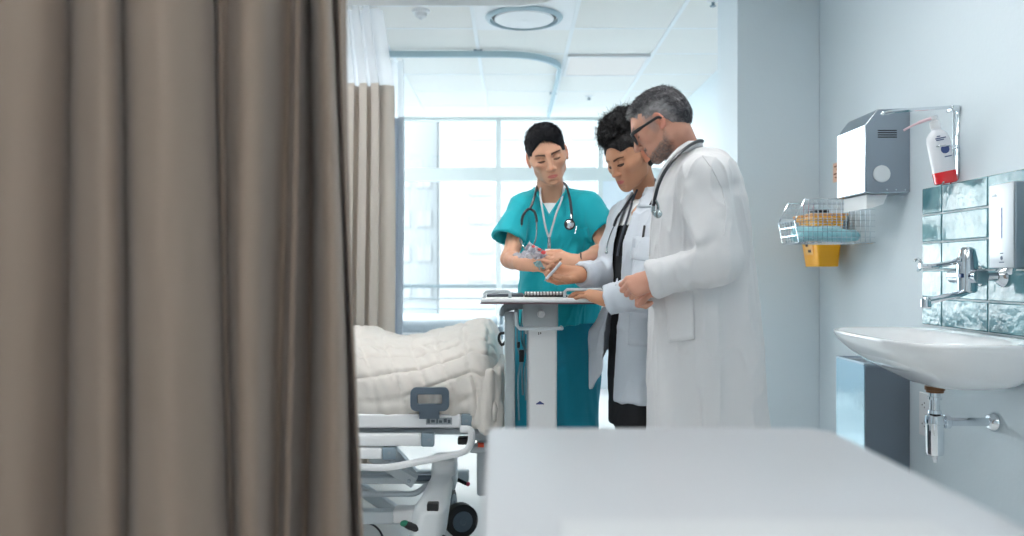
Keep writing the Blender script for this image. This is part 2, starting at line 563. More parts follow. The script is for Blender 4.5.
M_fac = mat('facade_render', RGB(118, 120, 122), 0.9)
M_fac2 = mat('facade_panels', RGB(110, 116, 119), 0.7)
M_fwin = mat('facade_glass', RGB(108, 113, 116), 0.3)
YF = 90.0
def facade(label, x0, x1, z1, m, cols, rows, w, h, y=YF):
    t = thing('apartment_building', label, 'building', ((x0 + x1) / 2, y + 6, -30))
    part('wall', MB().box(x0, x1, y, y + 12, -30, z1), m, t)
    for cx in cols:
        for cz in rows:
            f = part('window', MB().box(cx - w / 2, cx + w / 2, y - 0.12, y + 0.02, cz, cz + h), M_fac, t)
            g_ = MB()
            for s_ in (-1, 1): g_.box(cx + s_ * w / 4 - w * 0.22, cx + s_ * w / 4 + w * 0.22, y - 0.16, y - 0.121, cz + 0.08, cz + h - 0.08)
            part('pane', g_, M_fwin, f)
    return t
rows = [1.15 + (271 - py) * YF / F_PX for py in (309, 281.5, 253.5, 224.5, 196, 168, 140)]
facade('pale apartment building with rows of paired windows seen through the window', -7.9, 30, 44, M_fac,
       [-3.35 + 3.7 * i for i in range(0, 7)], rows, 2.5, 1.15)
facade('blue white glazed tower left of the pale apartment building', -22, -8.4, 52, M_fac2,
       [-19.5, -16, -12.3, -9.9], [1.15 + (271 - py) * 96 / F_PX for py in (300, 262, 228, 190)], 1.7, 1.9, y=94)

# ---------------------------------------------------------------- ceiling fittings
def ceiling_panel(x0, x1, y0, y1, label, strength):
    t = thing('ceiling_light', label, 'ceiling light', ((x0 + x1) / 2, (y0 + y1) / 2, H - 0.02), 'square ceiling light panels')
    fr_ = MB()
    for a in ((x0, x1, y0, y0 + 0.02), (x0, x1, y1 - 0.02, y1), (x0, x0 + 0.02, y0 + 0.02, y1 - 0.02), (x1 - 0.02, x1, y0 + 0.02, y1 - 0.02)):
        fr_.box(a[0], a[1], a[2], a[3], H - 0.02, H - 0.0085)
    part('frame', fr_, M_white, t)
    m = mat('light_diffuser', (0.5, 0.5, 0.5, 1), 0.5, emit=((LAMP_COL[0], LAMP_COL[1], LAMP_COL[2], 1), strength))
    part('diffuser', MB().box(x0 + 0.021, x1 - 0.021, y0 + 0.021, y1 - 0.021, H - 0.016, H - 0.009), m, t)
def col_near(x): return min(xs, key=lambda q: abs(q - x))
yr = lambda y: min(yrow, key=lambda q: abs(q - y))
def panel_at(cx, cy, label, s):
    a = col_near(cx - 0.3); b = yr(cy - 0.3)
    ceiling_panel(a + 0.013, a + 0.587, b + 0.013, b + 0.587, label, s)
panel_at(0.68, 6.0, 'square light panel lit in the ceiling right of the curtain rail, above the heads', 0.25)
for cx, cy, lb in ((-0.5, 2.2, 'added unseen fill light panel in the ceiling over the near bed'), (0.9, 2.2, 'added unseen fill light panel in the ceiling over the wash basin side'),
                   (-1.7, 0.4, 'added unseen fill light panel in the ceiling over the near curtain'), (0.2, 0.2, 'added unseen fill light panel in the ceiling right above the camera'),
                   (-0.8, -1.2, 'added unseen fill light panel in the ceiling near the rear wall, left'), (0.7, -1.2, 'added unseen fill light panel in the ceiling near the rear wall, right'),
                   (-2.0, 5.4, 'added unseen fill light panel in the ceiling over the bed by the window'), (-2.0, 6.8, 'added unseen fill light panel in the ceiling at the head of the window bed'),
                   (-1.4, 3.6, 'added unseen fill light panel in the ceiling behind the brown curtain')):
    panel_at(cx, cy, lb, FILL_LAMP * (4.0 if cy > 5 else 1.0))  # unseen panels added to brighten the room, boosted over the window bay

# round air diffuser
dc = P(524, 15, 4.88)[0]; dy = 4.88
t = thing('air_diffuser', 'round white swirl air diffuser in a square ceiling plate', 'air vent', (dc, dy, H - 0.03))
a = col_near(dc - 0.3); b = yr(dy - 0.3)
part('plate', MB().box(a + 0.014, a + 0.586, b + 0.014, b + 0.586, H - 0.014, H - 0.0085), M_white, t)
part('outer_ring', MB().lathe((dc, dy, H - 0.0145), (0, 0, -1), [(0, 0.222), (0.004, 0.228), (0.012, 0.222), (0.02, 0.20), (0.012, 0.196), (0.0, 0.196)], 48, caps=False), mat('ring_grey', RGB(170, 192, 202), 0.4), t)
part('disc', MB().lathe((dc, dy - 0.01, H - 0.016), (0, 0, -1), [(0, 0.15), (0.004, 0.168), (0.012, 0.174), (0.018, 0.168), (0.02, 0.03), (0.024, 0.012), (0.024, 0.0)], 48), M_white, t)
part('throat', MB().lathe((dc, dy, H - 0.0145), (0, 0, -1), [(0, 0.19), (0.001, 0.19), (0.001, 0.02)], 32), M_black, t)

# smoke detector, sprinklers, camera-side bits of ceiling
def smoke(px, py, lb):
    Y = 1.5 * F_PX / (271 - py + 0.0) ; X = (px - 512) * Y / F_PX
    t = thing('smoke_detector', lb, 'smoke detector', (X, Y, H - 0.05))
    part('base', MB().lathe((X, Y, H - 0.0005), (0, 0, -1), [(0, 0.052), (0.012, 0.053), (0.018, 0.046)], 28), M_white, t)
    part('sensor', MB().lathe((X, Y, H - 0.019), (0, 0, -1), [(0, 0.036), (0.02, 0.033), (0.026, 0.02), (0.03, 0.012), (0.036, 0.008)], 24), M_offw, t)
smoke(421, 10, 'white round smoke detector on the ceiling by the curtains')
for px, py, lb in ((589, 96, 'small ceiling sprinkler near the window'), (713, 0.5, 'small ceiling sprinkler beside the column')):
    Y = 1.5 * F_PX / (271 - py); X = (px - 512) * Y / F_PX
    t = thing('sprinkler', lb, 'sprinkler', (X, Y, H - 0.04))
    part('rosette', MB().lathe((X, Y, H - 0.0005), (0, 0, -1), [(0, 0.036), (0.006, 0.034), (0.01, 0.02)], 20), M_white, t)
    part('head', MB().lathe((X, Y, H - 0.011), (0, 0, -1), [(0, 0.009), (0.018, 0.008), (0.019, 0.018), (0.022, 0.018)], 14), M_capgrey, t)

# ---------------------------------------------------------------- curtain rails
M_track = mat('rail_aluminium', RGB(172, 196, 206), 0.4, metal=0.2)
ZR = 2.60
def rail(pts, label, drops, m=None, ZR=2.60):
    t = thing('curtain_rail', label, 'curtain rail', (pts[0][0], pts[0][1], ZR))
    mb = MB()
    c = [Vector((p[0], p[1], ZR)) for p in pts]
    for p, q in zip(c[:-1], c[1:]):
        d = (q - p).normalized(); mb.obox(p - d * 0.002, q + d * 0.002, 0.024, 0.04)
    part('track', mb, m or M_track, t)
    for x, y in drops:
        part('bracket', MB().box(x - 0.03, x + 0.03, y - 0.022, y + 0.022, ZR + 0.0205, ZR + 0.028).cyl((x, y, ZR + 0.028), (x, y, H - 0.0005), 0.008, n=10), M_capgrey, t)
def upath(x0, x1, y0, y1, r, n=10):
    """rail from the left wall at y1, along, round a bend at x1 and towards y0"""
    sgn = 1 if y0 > y1 else -1
    pts = [(x0, y1), (x1 - r, y1)]
    for i in range(1, n + 1):
        a = PI / 2 * i / n
        pts.append((x1 - r + r * math.sin(a), y1 + sgn * (r - r * math.cos(a))))
    pts.append((x1, y0))
    return pts
rail(upath(LW + 0.01, 0.345, 7.9, 5.64, 0.42), 'aluminium curtain rail curving round the bed by the window', [(-0.23, 5.64), (-1.6, 5.64), (0.345, 7.0)], ZR=2.617)
rail(upath(LW + 0.01, 0.33, 1.4, 4.5, 0.35), 'curtain rail above the near bed, curving towards the camera', [(-0.4, 4.5), (-1.9, 4.5), (0.33, 3.0)], M_white)
rail([(LW + 0.01, 0.85), (-0.9, 1.05), (-0.15, 1.32)], 'curtain rail carrying the large brown curtain in front', [(-1.8, 0.92), (-0.5, 1.194)])

# ---------------------------------------------------------------- curtains
def cloth_mat(name, col, r=0.85, transl=0.15):
    m = mat(name, col, r, bump=(420, 0.12), sheen=0.2)
    nt = m.node_tree; out = nt.nodes['Material Output']; b = nt.nodes['Principled BSDF']
    tl = nt.nodes.new('ShaderNodeBsdfTranslucent'); tl.inputs[0].default_value = col
    mx = nt.nodes.new('ShaderNodeMixShader'); mx.inputs[0].default_value = transl
    nt.links.new(b.outputs[0], mx.inputs[1]); nt.links.new(tl.outputs[0], mx.inputs[2]); nt.links.new(mx.outputs[0], out.inputs[0])
    return m
M_taupe = cloth_mat('taupe_curtain', RGB(148, 131, 118), transl=0.08)
M_taupe2 = cloth_mat('light_taupe_curtain', RGB(216, 208, 200), transl=0.3)
M_grey3 = cloth_mat('grey_blue_curtain', RGB(206, 213, 221), transl=0.4)
def mesh_cloth():
    m = bpy.data.materials.new('white_mesh'); m.use_nodes = True
    nt = m.node_tree; b = nt.nodes['Principled BSDF']; out = nt.nodes['Material Output']
    b.inputs['Base Color'].default_value = RGB(240, 243, 247); b.inputs['Roughness'].default_value = 0.8
    tl = nt.nodes.new('ShaderNodeBsdfTranslucent'); tl.inputs[0].default_value = RGB(240, 243, 247)
    tr = nt.nodes.new('ShaderNodeBsdfTransparent')
    m1 = nt.nodes.new('ShaderNodeMixShader'); m1.inputs[0].default_value = 0.45
    m2 = nt.nodes.new('ShaderNodeMixShader'); m2.inputs[0].default_value = 0.3
    nt.links.new(b.outputs[0], m1.inputs[1]); nt.links.new(tl.outputs[0], m1.inputs[2])
    nt.links.new(m1.outputs[0], m2.inputs[1]); nt.links.new(tr.outputs[0], m2.inputs[2]); nt.links.new(m2.outputs[0], out.inputs[0])
    return m
M_mesh = mesh_cloth()

def curtain_sheet(path_fn, zs, nu):
    """path_fn(u, z) -> (x, y)"""
    rings = []
    for z in zs:
        rings.append([(*path_fn(i / (nu - 1), z), z) for i in range(nu)])
    return MB().loft(rings, closed=False)

# the large curtain in front: plan curve through (image x at mid height, distance)
plan = [(-330, 0.80), (-290, 0.86), (-250, 0.80), (-200, 0.88), (-150, 0.83), (-95, 0.925), (-60, 0.95), (-25, 0.90), (8, 0.915), (35, 0.935), (55, 0.975), (63, 1.005), (72, 0.975), (95, 0.955), (112, 0.975), (122, 1.02),
        (133, 0.975), (165, 0.955), (200, 1.0), (217, 1.055), (223, 1.10), (229, 1.07), (236, 1.09), (242, 1.07), (252, 1.045), (268, 1.065), (279, 1.15), (285, 1.17), (290, 1.12), (297, 1.21), (303, 1.23), (309, 1.12), (322, 1.10), (333, 1.14), (339, 1.22), (346, 1.20), (353, 1.16), (357, 1.20), (352, 1.27)]
pw = [np.array([(px - 512) * Y / F_PX, Y]) for px, Y in plan]
sp = np.array(spline([(p[0], p[1], 0) for p in pw], 10))[:, :2]
smo = sp.copy()
for _ in range(60): smo[1:-1] = (smo[:-2] + smo[1:-1] + smo[2:]) / 3   # calmer shape used towards the top
pm = np.array([[LW + 0.05 if False else -1.35, 0.95], [-0.9, 1.05], [-0.22, 1.3]])
def near_path(u, z):
    i = u * (len(sp) - 1); a = int(min(i, len(sp) - 2)); f = i - a
    p = sp[a] * (1 - f) + sp[a + 1] * f
    q = smo[a] * (1 - f) + smo[a + 1] * f
    k = (z - CAM_H) / 1.4
    amp = 1.0 - 0.25 * k + 0.10 * math.sin(3.1 * z + 9 * u)
    p = q + (p - q) * amp
    x = p[0] + 0.012 * math.sin(2.3 * z + 14 * u) * (0.4 + u) - 0.014 * k * u
    y = p[1] + 0.008 * math.sin(1.7 * z + 23 * u)
    return x, y
cu = thing('hospital_curtain', 'large brown taupe privacy curtain hanging in deep folds in front at left', 'curtain', (-0.9, 1.0, 0.03))
part('curtain_cloth', curtain_sheet(near_path, [0.03 + (2.17 - 0.03) * i / 60 for i in range(61)], 330), M_taupe, cu, solid=0.002, sharp=0)
part('mesh_header', curtain_sheet(near_path, [2.17 + (2.575 - 2.17) * i / 12 for i in range(13)], 330), M_mesh, cu, sharp=0, label='white mesh band along the top')
# folded-back side hem with its stitching
hem = [near_path(0.985, z) for z in np.linspace(0.03, 2.17, 30)]
part('hem', MB().tube([(x + 0.004, y - 0.004, z) for (x, y), z in zip(hem, np.linspace(0.03, 2.17, 30))], 0.004, 6), M_taupe, cu)

def gathered(x0, x1, yc, amp, nf, seed):
    r = np.random.RandomState(seed); ph = r.rand(4) * 6
    def fn(u, z):
        w = u + 0.012 * math.sin(u * 17 + ph[0])
        k = 1 - 0.12 * (z - 1.2)
        y = yc + amp * k * (math.sin(2 * PI * nf * w) + 0.35 * math.sin(4 * PI * nf * w + ph[1] + 0.4 * z)) + 0.006 * math.sin(2.2 * z + 9 * u + ph[2])
        x = x0 + (x1 - x0) * u + 0.012 * math.sin(2 * PI * nf * 2 * w + ph[3]) + 0.008 * math.sin(1.5 * z + 5 * u)
        return x, y
    return fn
c2x1 = (393 - 512) * 4.5 / F_PX
fn2 = gathered(-1.55, c2x1 - 0.075, 4.5, 0.045, 11, 3)
def path2(u, z):
    if u < 0.93: return fn2(u / 0.93, z)
    x, y = fn2(1.0, z); q = (u - 0.93) / 0.07
    return x + 0.085 * q + 0.006 * math.sin(z * 2) * q, y - 0.02 * math.sin(q * PI) + 0.015 * q
cu = thing('hospital_curtain', 'light beige gathered curtain with white mesh top beside the window', 'curtain', (-1.1, 4.5, 0.05))
part('curtain_cloth', curtain_sheet(path2, [0.05 + (2.16 - 0.05) * i / 30 for i in range(31)], 330), M_taupe2, cu, solid=0.002, sharp=0)
def path2m(u, z):
    x, y = path2(u, z); k = (z - 2.16) / 0.42
    return x - 0.06 * k * u * u, y
part('mesh_header', curtain_sheet(path2m, [2.16 + (2.575 - 2.16) * i / 10 for i in range(11)], 330), M_mesh, cu, sharp=0, label='white mesh band along the top')
for u in np.linspace(0.02, 0.98, 16):
    x, y = path2m(u, 2.575); part('glider', MB().cyl((x, 4.5, 2.572), (x, 4.5, 2.5795), 0.004, n=6), M_white, cu)
c3x1 = (404 - 512) * 5.64 / F_PX
fn3 = gathered(-1.9, c3x1, 5.64, 0.04, 14, 5)
cu = thing('hospital_curtain', 'narrow grey blue curtain with white mesh top behind the beige curtain', 'curtain', (-1.3, 5.64, 0.05))
part('curtain_cloth', curtain_sheet(fn3, [0.05 + (2.19 - 0.05) * i / 24 for i in range(25)], 300), M_grey3, cu, solid=0.002, sharp=0)
part('mesh_header', curtain_sheet(fn3, [2.19 + (2.575 - 2.19) * i / 8 for i in range(9)], 300), M_mesh, cu, sharp=0, label='white mesh band along the top')
# ---------------------------------------------------------------- right wall
def wy(px): return F_PX * W / (px - 512.0)       # distance of a point of the right wall

# glazed tile splashback
def tile_mat():
    m = mat('glazed_teal_tile', RGB(118, 160, 168), 0.10, coat=0.15)
    nt = m.node_tree; b = nt.nodes['Principled BSDF']; L = nt.links
    tc = nt.nodes.new('ShaderNodeTexCoord')
    nz = nt.nodes.new('ShaderNodeTexNoise'); nz.inputs['Scale'].default_value = 22; nz.inputs['Detail'].default_value = 3
    bp = nt.nodes.new('ShaderNodeBump'); bp.inputs['Strength'].default_value = 0.5; bp.inputs['Distance'].default_value = 0.006
    L.new(tc.outputs['Object'], nz.inputs['Vector']); L.new(nz.outputs['Fac'], bp.inputs['Height']); L.new(bp.outputs[0], b.inputs['Normal'])
    n2 = nt.nodes.new('ShaderNodeTexNoise'); n2.inputs['Scale'].default_value = 9; n2.inputs['Detail'].default_value = 5
    cr = nt.nodes.new('ShaderNodeValToRGB'); cr.color_ramp.elements[0].color = RGB(70, 122, 134); cr.color_ramp.elements[1].color = RGB(128, 172, 180)
    cr.color_ramp.elements[0].position = 0.35; cr.color_ramp.elements[1].position = 0.7
    L.new(tc.outputs['Object'], n2.inputs['Vector']); L.new(n2.outputs['Fac'], cr.inputs[0]); L.new(cr.outputs[0], b.inputs['Base Color'])
    return m
tiles = MB()
ty = [3.097, 2.952, 2.666, 2.380, 2.094, 1.808, 1.62]
rr = np.random.RandomState(3)
for i in range(len(ty) - 1):
    for j in range(5):
        z0 = 0.951 + 0.1012 * j
        e = 0.0022; d = 0.0075
        y1, y0 = ty[i] - e, ty[i + 1] + e
        za, zb = z0 + e, z0 + 0.1012 - e
        ti = rr.uniform(-0.0012, 0.0012, 4); b_ = 0.004
        X0 = W - 0.003
        vs = [(X0, y0, za), (X0, y1, za), (X0, y1, zb), (X0, y0, zb),
              (W - d - ti[0], y0 + b_, za + b_), (W - d - ti[1], y1 - b_, za + b_), (W - d - ti[2], y1 - b_, zb - b_), (W - d - ti[3], y0 + b_, zb - b_)]
        tiles.add(vs, [(0, 1, 5, 4), (1, 2, 6, 5), (2, 3, 7, 6), (3, 0, 4, 7), (4, 5, 6, 7)])
tiles.cur = 1
tiles.box(W - 0.0035, W - 0.0005, 1.62, 3.097, 0.951, 1.457)
struct('trim_2', tiles, [tile_mat(), mat('tile_grout', RGB(214, 224, 228), 0.8)], smooth=False)

# paper towel dispenser
t = thing('towel_dispenser', 'brushed steel paper towel dispenser on the wall above the wire basket', 'towel dispenser', (W, 3.34, 1.45))
Y0, Y1 = 3.202, 3.478
prof = [(W - 0.0005, 1.777), (1.405, 1.772), (1.357, 1.711), (1.357, 1.452), (1.39, 1.448), (W - 0.0005, 1.452)]
part('housing', MB().prism([(x, Y0, z) for x, z in prof], (0, Y0, 0), (0, Y1, 0)), M_steel, t, bevel=0.003, smooth=True)
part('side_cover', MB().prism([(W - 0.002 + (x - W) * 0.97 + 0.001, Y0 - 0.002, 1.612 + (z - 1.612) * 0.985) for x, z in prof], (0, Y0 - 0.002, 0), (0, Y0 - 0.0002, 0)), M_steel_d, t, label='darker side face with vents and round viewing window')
vent = MB()
for i in range(4):
    z = 1.662 + 0.0085 * i; vent.box(1.405, 1.478, Y0 - 0.0028, Y0 - 0.0018, z, z + 0.0045)
part('vent', vent, M_black, t)
part('level_window', MB().lathe((1.42, Y0 - 0.0015, 1.523), (0, -1, 0), [(0, 0.033), (0.003, 0.033), (0.004, 0.03), (0.0035, 0.026), (0.0035, 0.0)], 32), mat('window_clear', RGB(205, 212, 216), 0.3), t)
for x in (1.44, 1.475, 1.51):
    part('screw', MB().lathe((x, Y0 - 0.002, 1.462), (0, -1, 0), [(0, 0.003), (0.002, 0.003)], 10), M_chrome, t)
ptw = solo('paper_towel', MB().prism([(1.375, 3.23, 1.447), (1.40, 3.23, 1.447), (1.455, 3.23, 1.447), (1.44, 3.23, 1.41), (1.40, 3.23, 1.396), (1.375, 3.23, 1.392)], (0, 3.23, 0), (0, 3.45, 0)),
     mat('paper_white', RGB(238, 242, 244), 0.8), 'white paper towel hanging out below the steel dispenser', 'paper towel')
solo('wall_label', MB().box(W - 0.002, W - 0.0005, 3.865, 3.965, 1.57, 1.66), mat('label_orange', RGB(236, 196, 168), 0.6), 'small pale orange notice on the wall behind the towel dispenser', 'notice')
lab = bpy.data.objects['wall_label']
lm = MB()
for z, a, b in ((1.64, 3.875, 3.95), (1.625, 3.875, 3.92), (1.605, 3.875, 3.955), (1.588, 3.875, 3.94)): lm.box(W - 0.0026, W - 0.0021, a, b, z, z + 0.006)
part('lettering', lm, mat('label_ink', RGB(120, 60, 40), 0.6), lab)

# wire basket
t = thing('wire_basket', 'chrome wire basket on the wall below the towel dispenser', 'basket', (W, 3.6, 1.27))
ya, yb = 3.50, 3.71
rimp = [(W - 0.004, 1.452), (1.23, 1.452), (1.188, 1.362), (1.205, 1.27), (W - 0.004, 1.27)]
wr = MB()
for y in (ya, yb):
    wr.tube([(x, y, z) for x, z in rimp], 0.0027, 6)
part('frame', wr.tube([(1.188, ya, 1.362), (1.188, yb, 1.362)], 0.0026, 6).tube([(1.205, ya, 1.27), (1.205, yb, 1.27)], 0.0035, 6)
     .tube([(W - 0.004, ya, 1.452), (W - 0.004, yb, 1.452)], 0.003, 6).tube([(W - 0.004, ya, 1.27), (W - 0.004, yb, 1.27)], 0.003, 6), M_chrome, t)
wm = MB()
for z in (1.30, 1.335): # front bars
    x = 1.205 + (1.188 - 1.205) * (z - 1.27) / 0.092
    wm.tube([(x, ya, z), (x, yb, z)], 0.0020, 5)
for y in (ya, yb):
    for z, xf in ((1.292, 1.201), (1.315, 1.197), (1.338, 1.193), (1.362, 1.188), (1.385, 1.199), (1.408, 1.21), (1.43, 1.22)):
        wm.tube([(xf, y, z), (W - 0.004, y, z)], 0.0013, 5)
    for i in range(15):
        x = 1.225 + 0.02 * i; wm.tube([(x, y, 1.27), (x, y, 1.452)], 0.0012, 5)
for i in range(17):
    x = 1.21 + 0.0195 * i; wm.tube([(x, ya, 1.27), (x, yb, 1.27)], 0.0012, 5)
for i in range(5):
    y = ya + 0.035 * (i + 1) - 0.017
    wm.tube([(1.205, y, 1.27), (W - 0.004, y, 1.27)], 0.0014, 5); wm.tube([(1.205, y, 1.27), (1.188, y, 1.362)], 0.0014, 5)
part('wire_mesh', wm, M_chrome, t)

# blue packet lying in the basket
G = Grid((1.2, 3.5, 1.26), (1.54, 3.71, 1.37), 0.004)
G.cone((1.25, 3.55, 1.308), (1.46, 3.56, 1.300), 0.030, 0.024, 0.02).cone((1.25, 3.64, 1.308), (1.47, 3.64, 1.298), 0.030, 0.022, 0.03).cone((1.24, 3.6, 1.31), (1.40, 3.6, 1.316), 0.033, 0.03, 0.03)
V, Q = G.mesh(); V += vnormals(V, Q) * (0.003 * wnoise(V, (22, 22, 40), 4))[:, None]
V[:, 2] = np.maximum(V[:, 2], 1.2735)
solo('packet', (V, Q), mat('teal_packet', RGB(150, 205, 214), 0.35, coat=0.3, bump=(40, 0.3)), 'pale teal plastic packet lying in the wire basket', 'packet')

# sharps bin
t = thing('sharps_bin', 'orange yellow sharps bin on the wall behind the wire basket', 'sharps bin', (1.45, 3.85, 1.17))
def ringrect(x0, x1, y0, y1, z, r=0.015):
    o = []
    for cx, cy, a0 in ((x1 - r, y1 - r, 0), (x0 + r, y1 - r, PI / 2), (x0 + r, y0 + r, PI), (x1 - r, y0 + r, 1.5 * PI)):
        for i in range(4): a = a0 + PI / 6 * i; o.append((cx + r * math.cos(a), cy + r * math.sin(a), z))
    return o
part('tub', MB().loft([ringrect(1.385, 1.475, 3.755, 3.94, 1.17), ringrect(1.36, 1.49, 3.73, 3.965, 1.38), ringrect(1.345, 1.50, 3.72, 3.975, 1.382), ringrect(1.345, 1.50, 3.72, 3.975, 1.395)], True, True), M_orange, t, bevel=0.002)
part('lid', MB().rbox(1.34, 1.505, 3.718, 3.98, 1.3955, 1.41, 0.006), mat('lid_orange', RGB(240, 160, 50), 0.4), t)
part('flap', MB().rbox(1.38, 1.44, 3.78, 3.90, 1.4105, 1.428, 0.005), M_black, t, label='black closing flap')
bl = MB().add([(1.3745, 3.80, 1.225), (1.3745, 3.90, 1.225), (1.3665, 3.90, 1.29), (1.3665, 3.80, 1.29)], [(0, 1, 2, 3)])
part('warning_label', bl, mat('label_peach', RGB(250, 196, 120), 0.5), t)
part('print', MB().add([(1.3722, 3.82, 1.235), (1.3722, 3.86, 1.235), (1.371, 3.86, 1.247), (1.371, 3.82, 1.247)], [(0, 1, 2, 3)]).add([(1.3686, 3.85, 1.262), (1.3686, 3.885, 1.262), (1.366, 3.885, 1.284), (1.366, 3.85, 1.284)], [(0, 1, 2, 3)]), mat('print_dark', RGB(60, 30, 25), 0.5), t)
part('bracket', MB().box(1.502, W - 0.0005, 3.79, 3.90, 1.30, 1.40), M_steel_d, t)

# hand disinfectant in a chrome bracket with a long elbow lever
yb_ = 2.858
t = thing('bottle_bracket', 'chrome wall bracket with a long elbow lever over the tiles', 'bracket', (W, yb_, 1.46))
part('back_plate', MB().rbox(1.5235, W - 0.0005, yb_ - 0.014, yb_ + 0.014, 1.462, 1.718, 0.003), M_chrome, t)
part('rod', MB().cyl((1.512, yb_ - 0.01, 1.47), (1.512, yb_ - 0.01, 1.712), 0.005).cyl((1.50, yb_ - 0.01, 1.710), (1.527, yb_ - 0.01, 1.710), 0.008), M_chrome, t)
part('hinge', MB().rbox(1.498, 1.527, yb_ - 0.024, yb_ + 0.016, 1.695, 1.715, 0.004), M_chrome, t)
part('lever', MB().tube(spline([(1.51, yb_ - 0.012, 1.710), (1.44, yb_ - 0.030, 1.703), (1.37, yb_ - 0.034, 1.698), (1.30, yb_ - 0.030, 1.692), (1.262, yb_ - 0.026, 1.686)], 5), 0.006, 8).sphere((1.262, yb_ - 0.026, 1.686), 0.008, 8), M_chrome, t)
part('holder_ring', MB().tube([(1.478 + 0.046 * math.cos(a), yb_ - 0.012 + 0.042 * math.sin(a), 1.572) for a in np.linspace(0, 2 * PI, 25)[:-1]], 0.003, 6, closed=True), M_chrome, t)
part('cradle', MB().tube([(1.515, yb_ - 0.005, 1.55), (1.50, yb_ - 0.01, 1.447), (1.465, yb_ - 0.012, 1.443), (1.455, yb_ - 0.05, 1.45)], 0.003, 6), M_chrome, t)
t2 = thing('disinfectant_bottle', 'white pump bottle with red liquid held tilted in the chrome bracket', 'bottle', (1.48, yb_ - 0.012, 1.449))
def tilt(mb, c=(1.484, yb_ - 0.012, 1.449), a=math.radians(-11)):
    out = MB(); ca, sa = math.cos(a), math.sin(a)
    out.v = [(c[0] + (x - c[0]) * ca + (z - c[2]) * sa, y, c[2] - (x - c[0]) * sa + (z - c[2]) * ca) for x, y, z in mb.v]
    out.f = mb.f; out.m = mb.m
    return out
cx, cy, cz = 1.484, yb_ - 0.012, 1.449
def osec(z, rx, ry, n=28):
    return [(cx + rx * abs(math.cos(a)) ** 0.7 * (1 if math.cos(a) > 0 else -1), cy + ry * abs(math.sin(a)) ** 0.7 * (1 if math.sin(a) > 0 else -1), cz + z) for a in [2 * PI * k / n for k in range(n)]]
M_bot = mat('bottle_clear', RGB(236, 238, 244), 0.3, trans=0.15)
part('body', tilt(MB().loft([osec(0.0415, 0.0365, 0.026), osec(0.145, 0.0365, 0.026), osec(0.165, 0.033, 0.024), osec(0.178, 0.022, 0.019), osec(0.185, 0.014, 0.014), osec(0.192, 0.014, 0.014)], True, True)), M_bot, t2)
part('liquid', tilt(MB().loft([osec(0.0, 0.032, 0.022), osec(0.004, 0.0365, 0.026), osec(0.041, 0.0365, 0.026)], True, True)), M_red, t2, label='red liquid in the bottom of the bottle')
part('cap', tilt(MB().lathe((cx, cy, cz + 0.1925), (0, 0, 1), [(0, 0.017), (0.022, 0.0165), (0.026, 0.009), (0.031, 0.0065), (0.032, 0.012), (0.042, 0.012)], 20)), M_white, t2)
part('spout', tilt(MB().tube(spline([(cx + 0.004, cy, cz + 0.229), (cx - 0.04, cy, cz + 0.224), (cx - 0.08, cy, cz + 0.215), (cx - 0.108, cy, cz + 0.206)], 4), [0.0055] * 6 + [0.0038] * 7, 8)), mat('pink_plastic', RGB(232, 200, 208), 0.4), t2, label='pale pink pump spout')
part('emblem', tilt(MB().lathe((cx + 0.004, cy - 0.0262, cz + 0.115), (0, -1, 0), [(0, 0.0145), (0.0012, 0.0145)], 24)), mat('emblem_blue', RGB(62, 84, 140), 0.4), t2, label='round blue emblem')
em = MB()
for z, a, b in ((0.160, -0.016, -0.004), (0.153, -0.022, 0.014), (0.147, -0.02, 0.006), (0.088, -0.002, 0.022)): em.box(cx + a, cx + b, cy - 0.0272, cy - 0.0262, cz + z, cz + z + 0.0035)
part('lettering', tilt(em), mat('emblem_ink', RGB(70, 90, 130), 0.5), t2)

# soap dispenser over the tiles
t = thing('soap_dispenser', 'flat brushed steel soap dispenser mounted on the teal tiles', 'soap dispenser', (1.48, 2.43, 1.156))
part('housing', MB().rbox(1.43, W - 0.0095, 2.368, 2.492, 1.158, 1.406, 0.005), M_steel_d, t)
part('cover', MB().rbox(1.4265, 1.4298, 2.370, 2.490, 1.160, 1.404, 0.0015), mat('cover_steel', RGB(206, 211, 216), 0.4, metal=0.6), t)
part('level_slot', MB().box(1.4258, 1.4264, 2.424, 2.428, 1.245, 1.335), mat('slot_blue', RGB(40, 70, 140), 0.4), t)
lg = MB().lathe((1.4264, 2.427, 1.188), (-1, 0, 0), [(0, 0.006), (0.0006, 0.006)], 16)
for dz in (0.0, ): lg.box(1.4258, 1.4264, 2.415, 2.439, 1.174, 1.177).box(1.4258, 1.4264, 2.42, 2.434, 1.20, 1.203)
part('emblem', lg, mat('emblem_grey', RGB(70, 84, 110), 0.5), t)
part('name_plate', MB().box(1.4258, 1.4264, 2.452, 2.476, 1.368, 1.374).box(1.4258, 1.4264, 2.456, 2.462, 1.374, 1.378), mat('nameplate', RGB(170, 180, 190), 0.3), t)
part('nozzle', MB().lathe((1.455, 2.43, 1.1575), (0, 0, -1), [(0, 0.014), (0.012, 0.011), (0.018, 0.006)], 16), M_chrome, t)

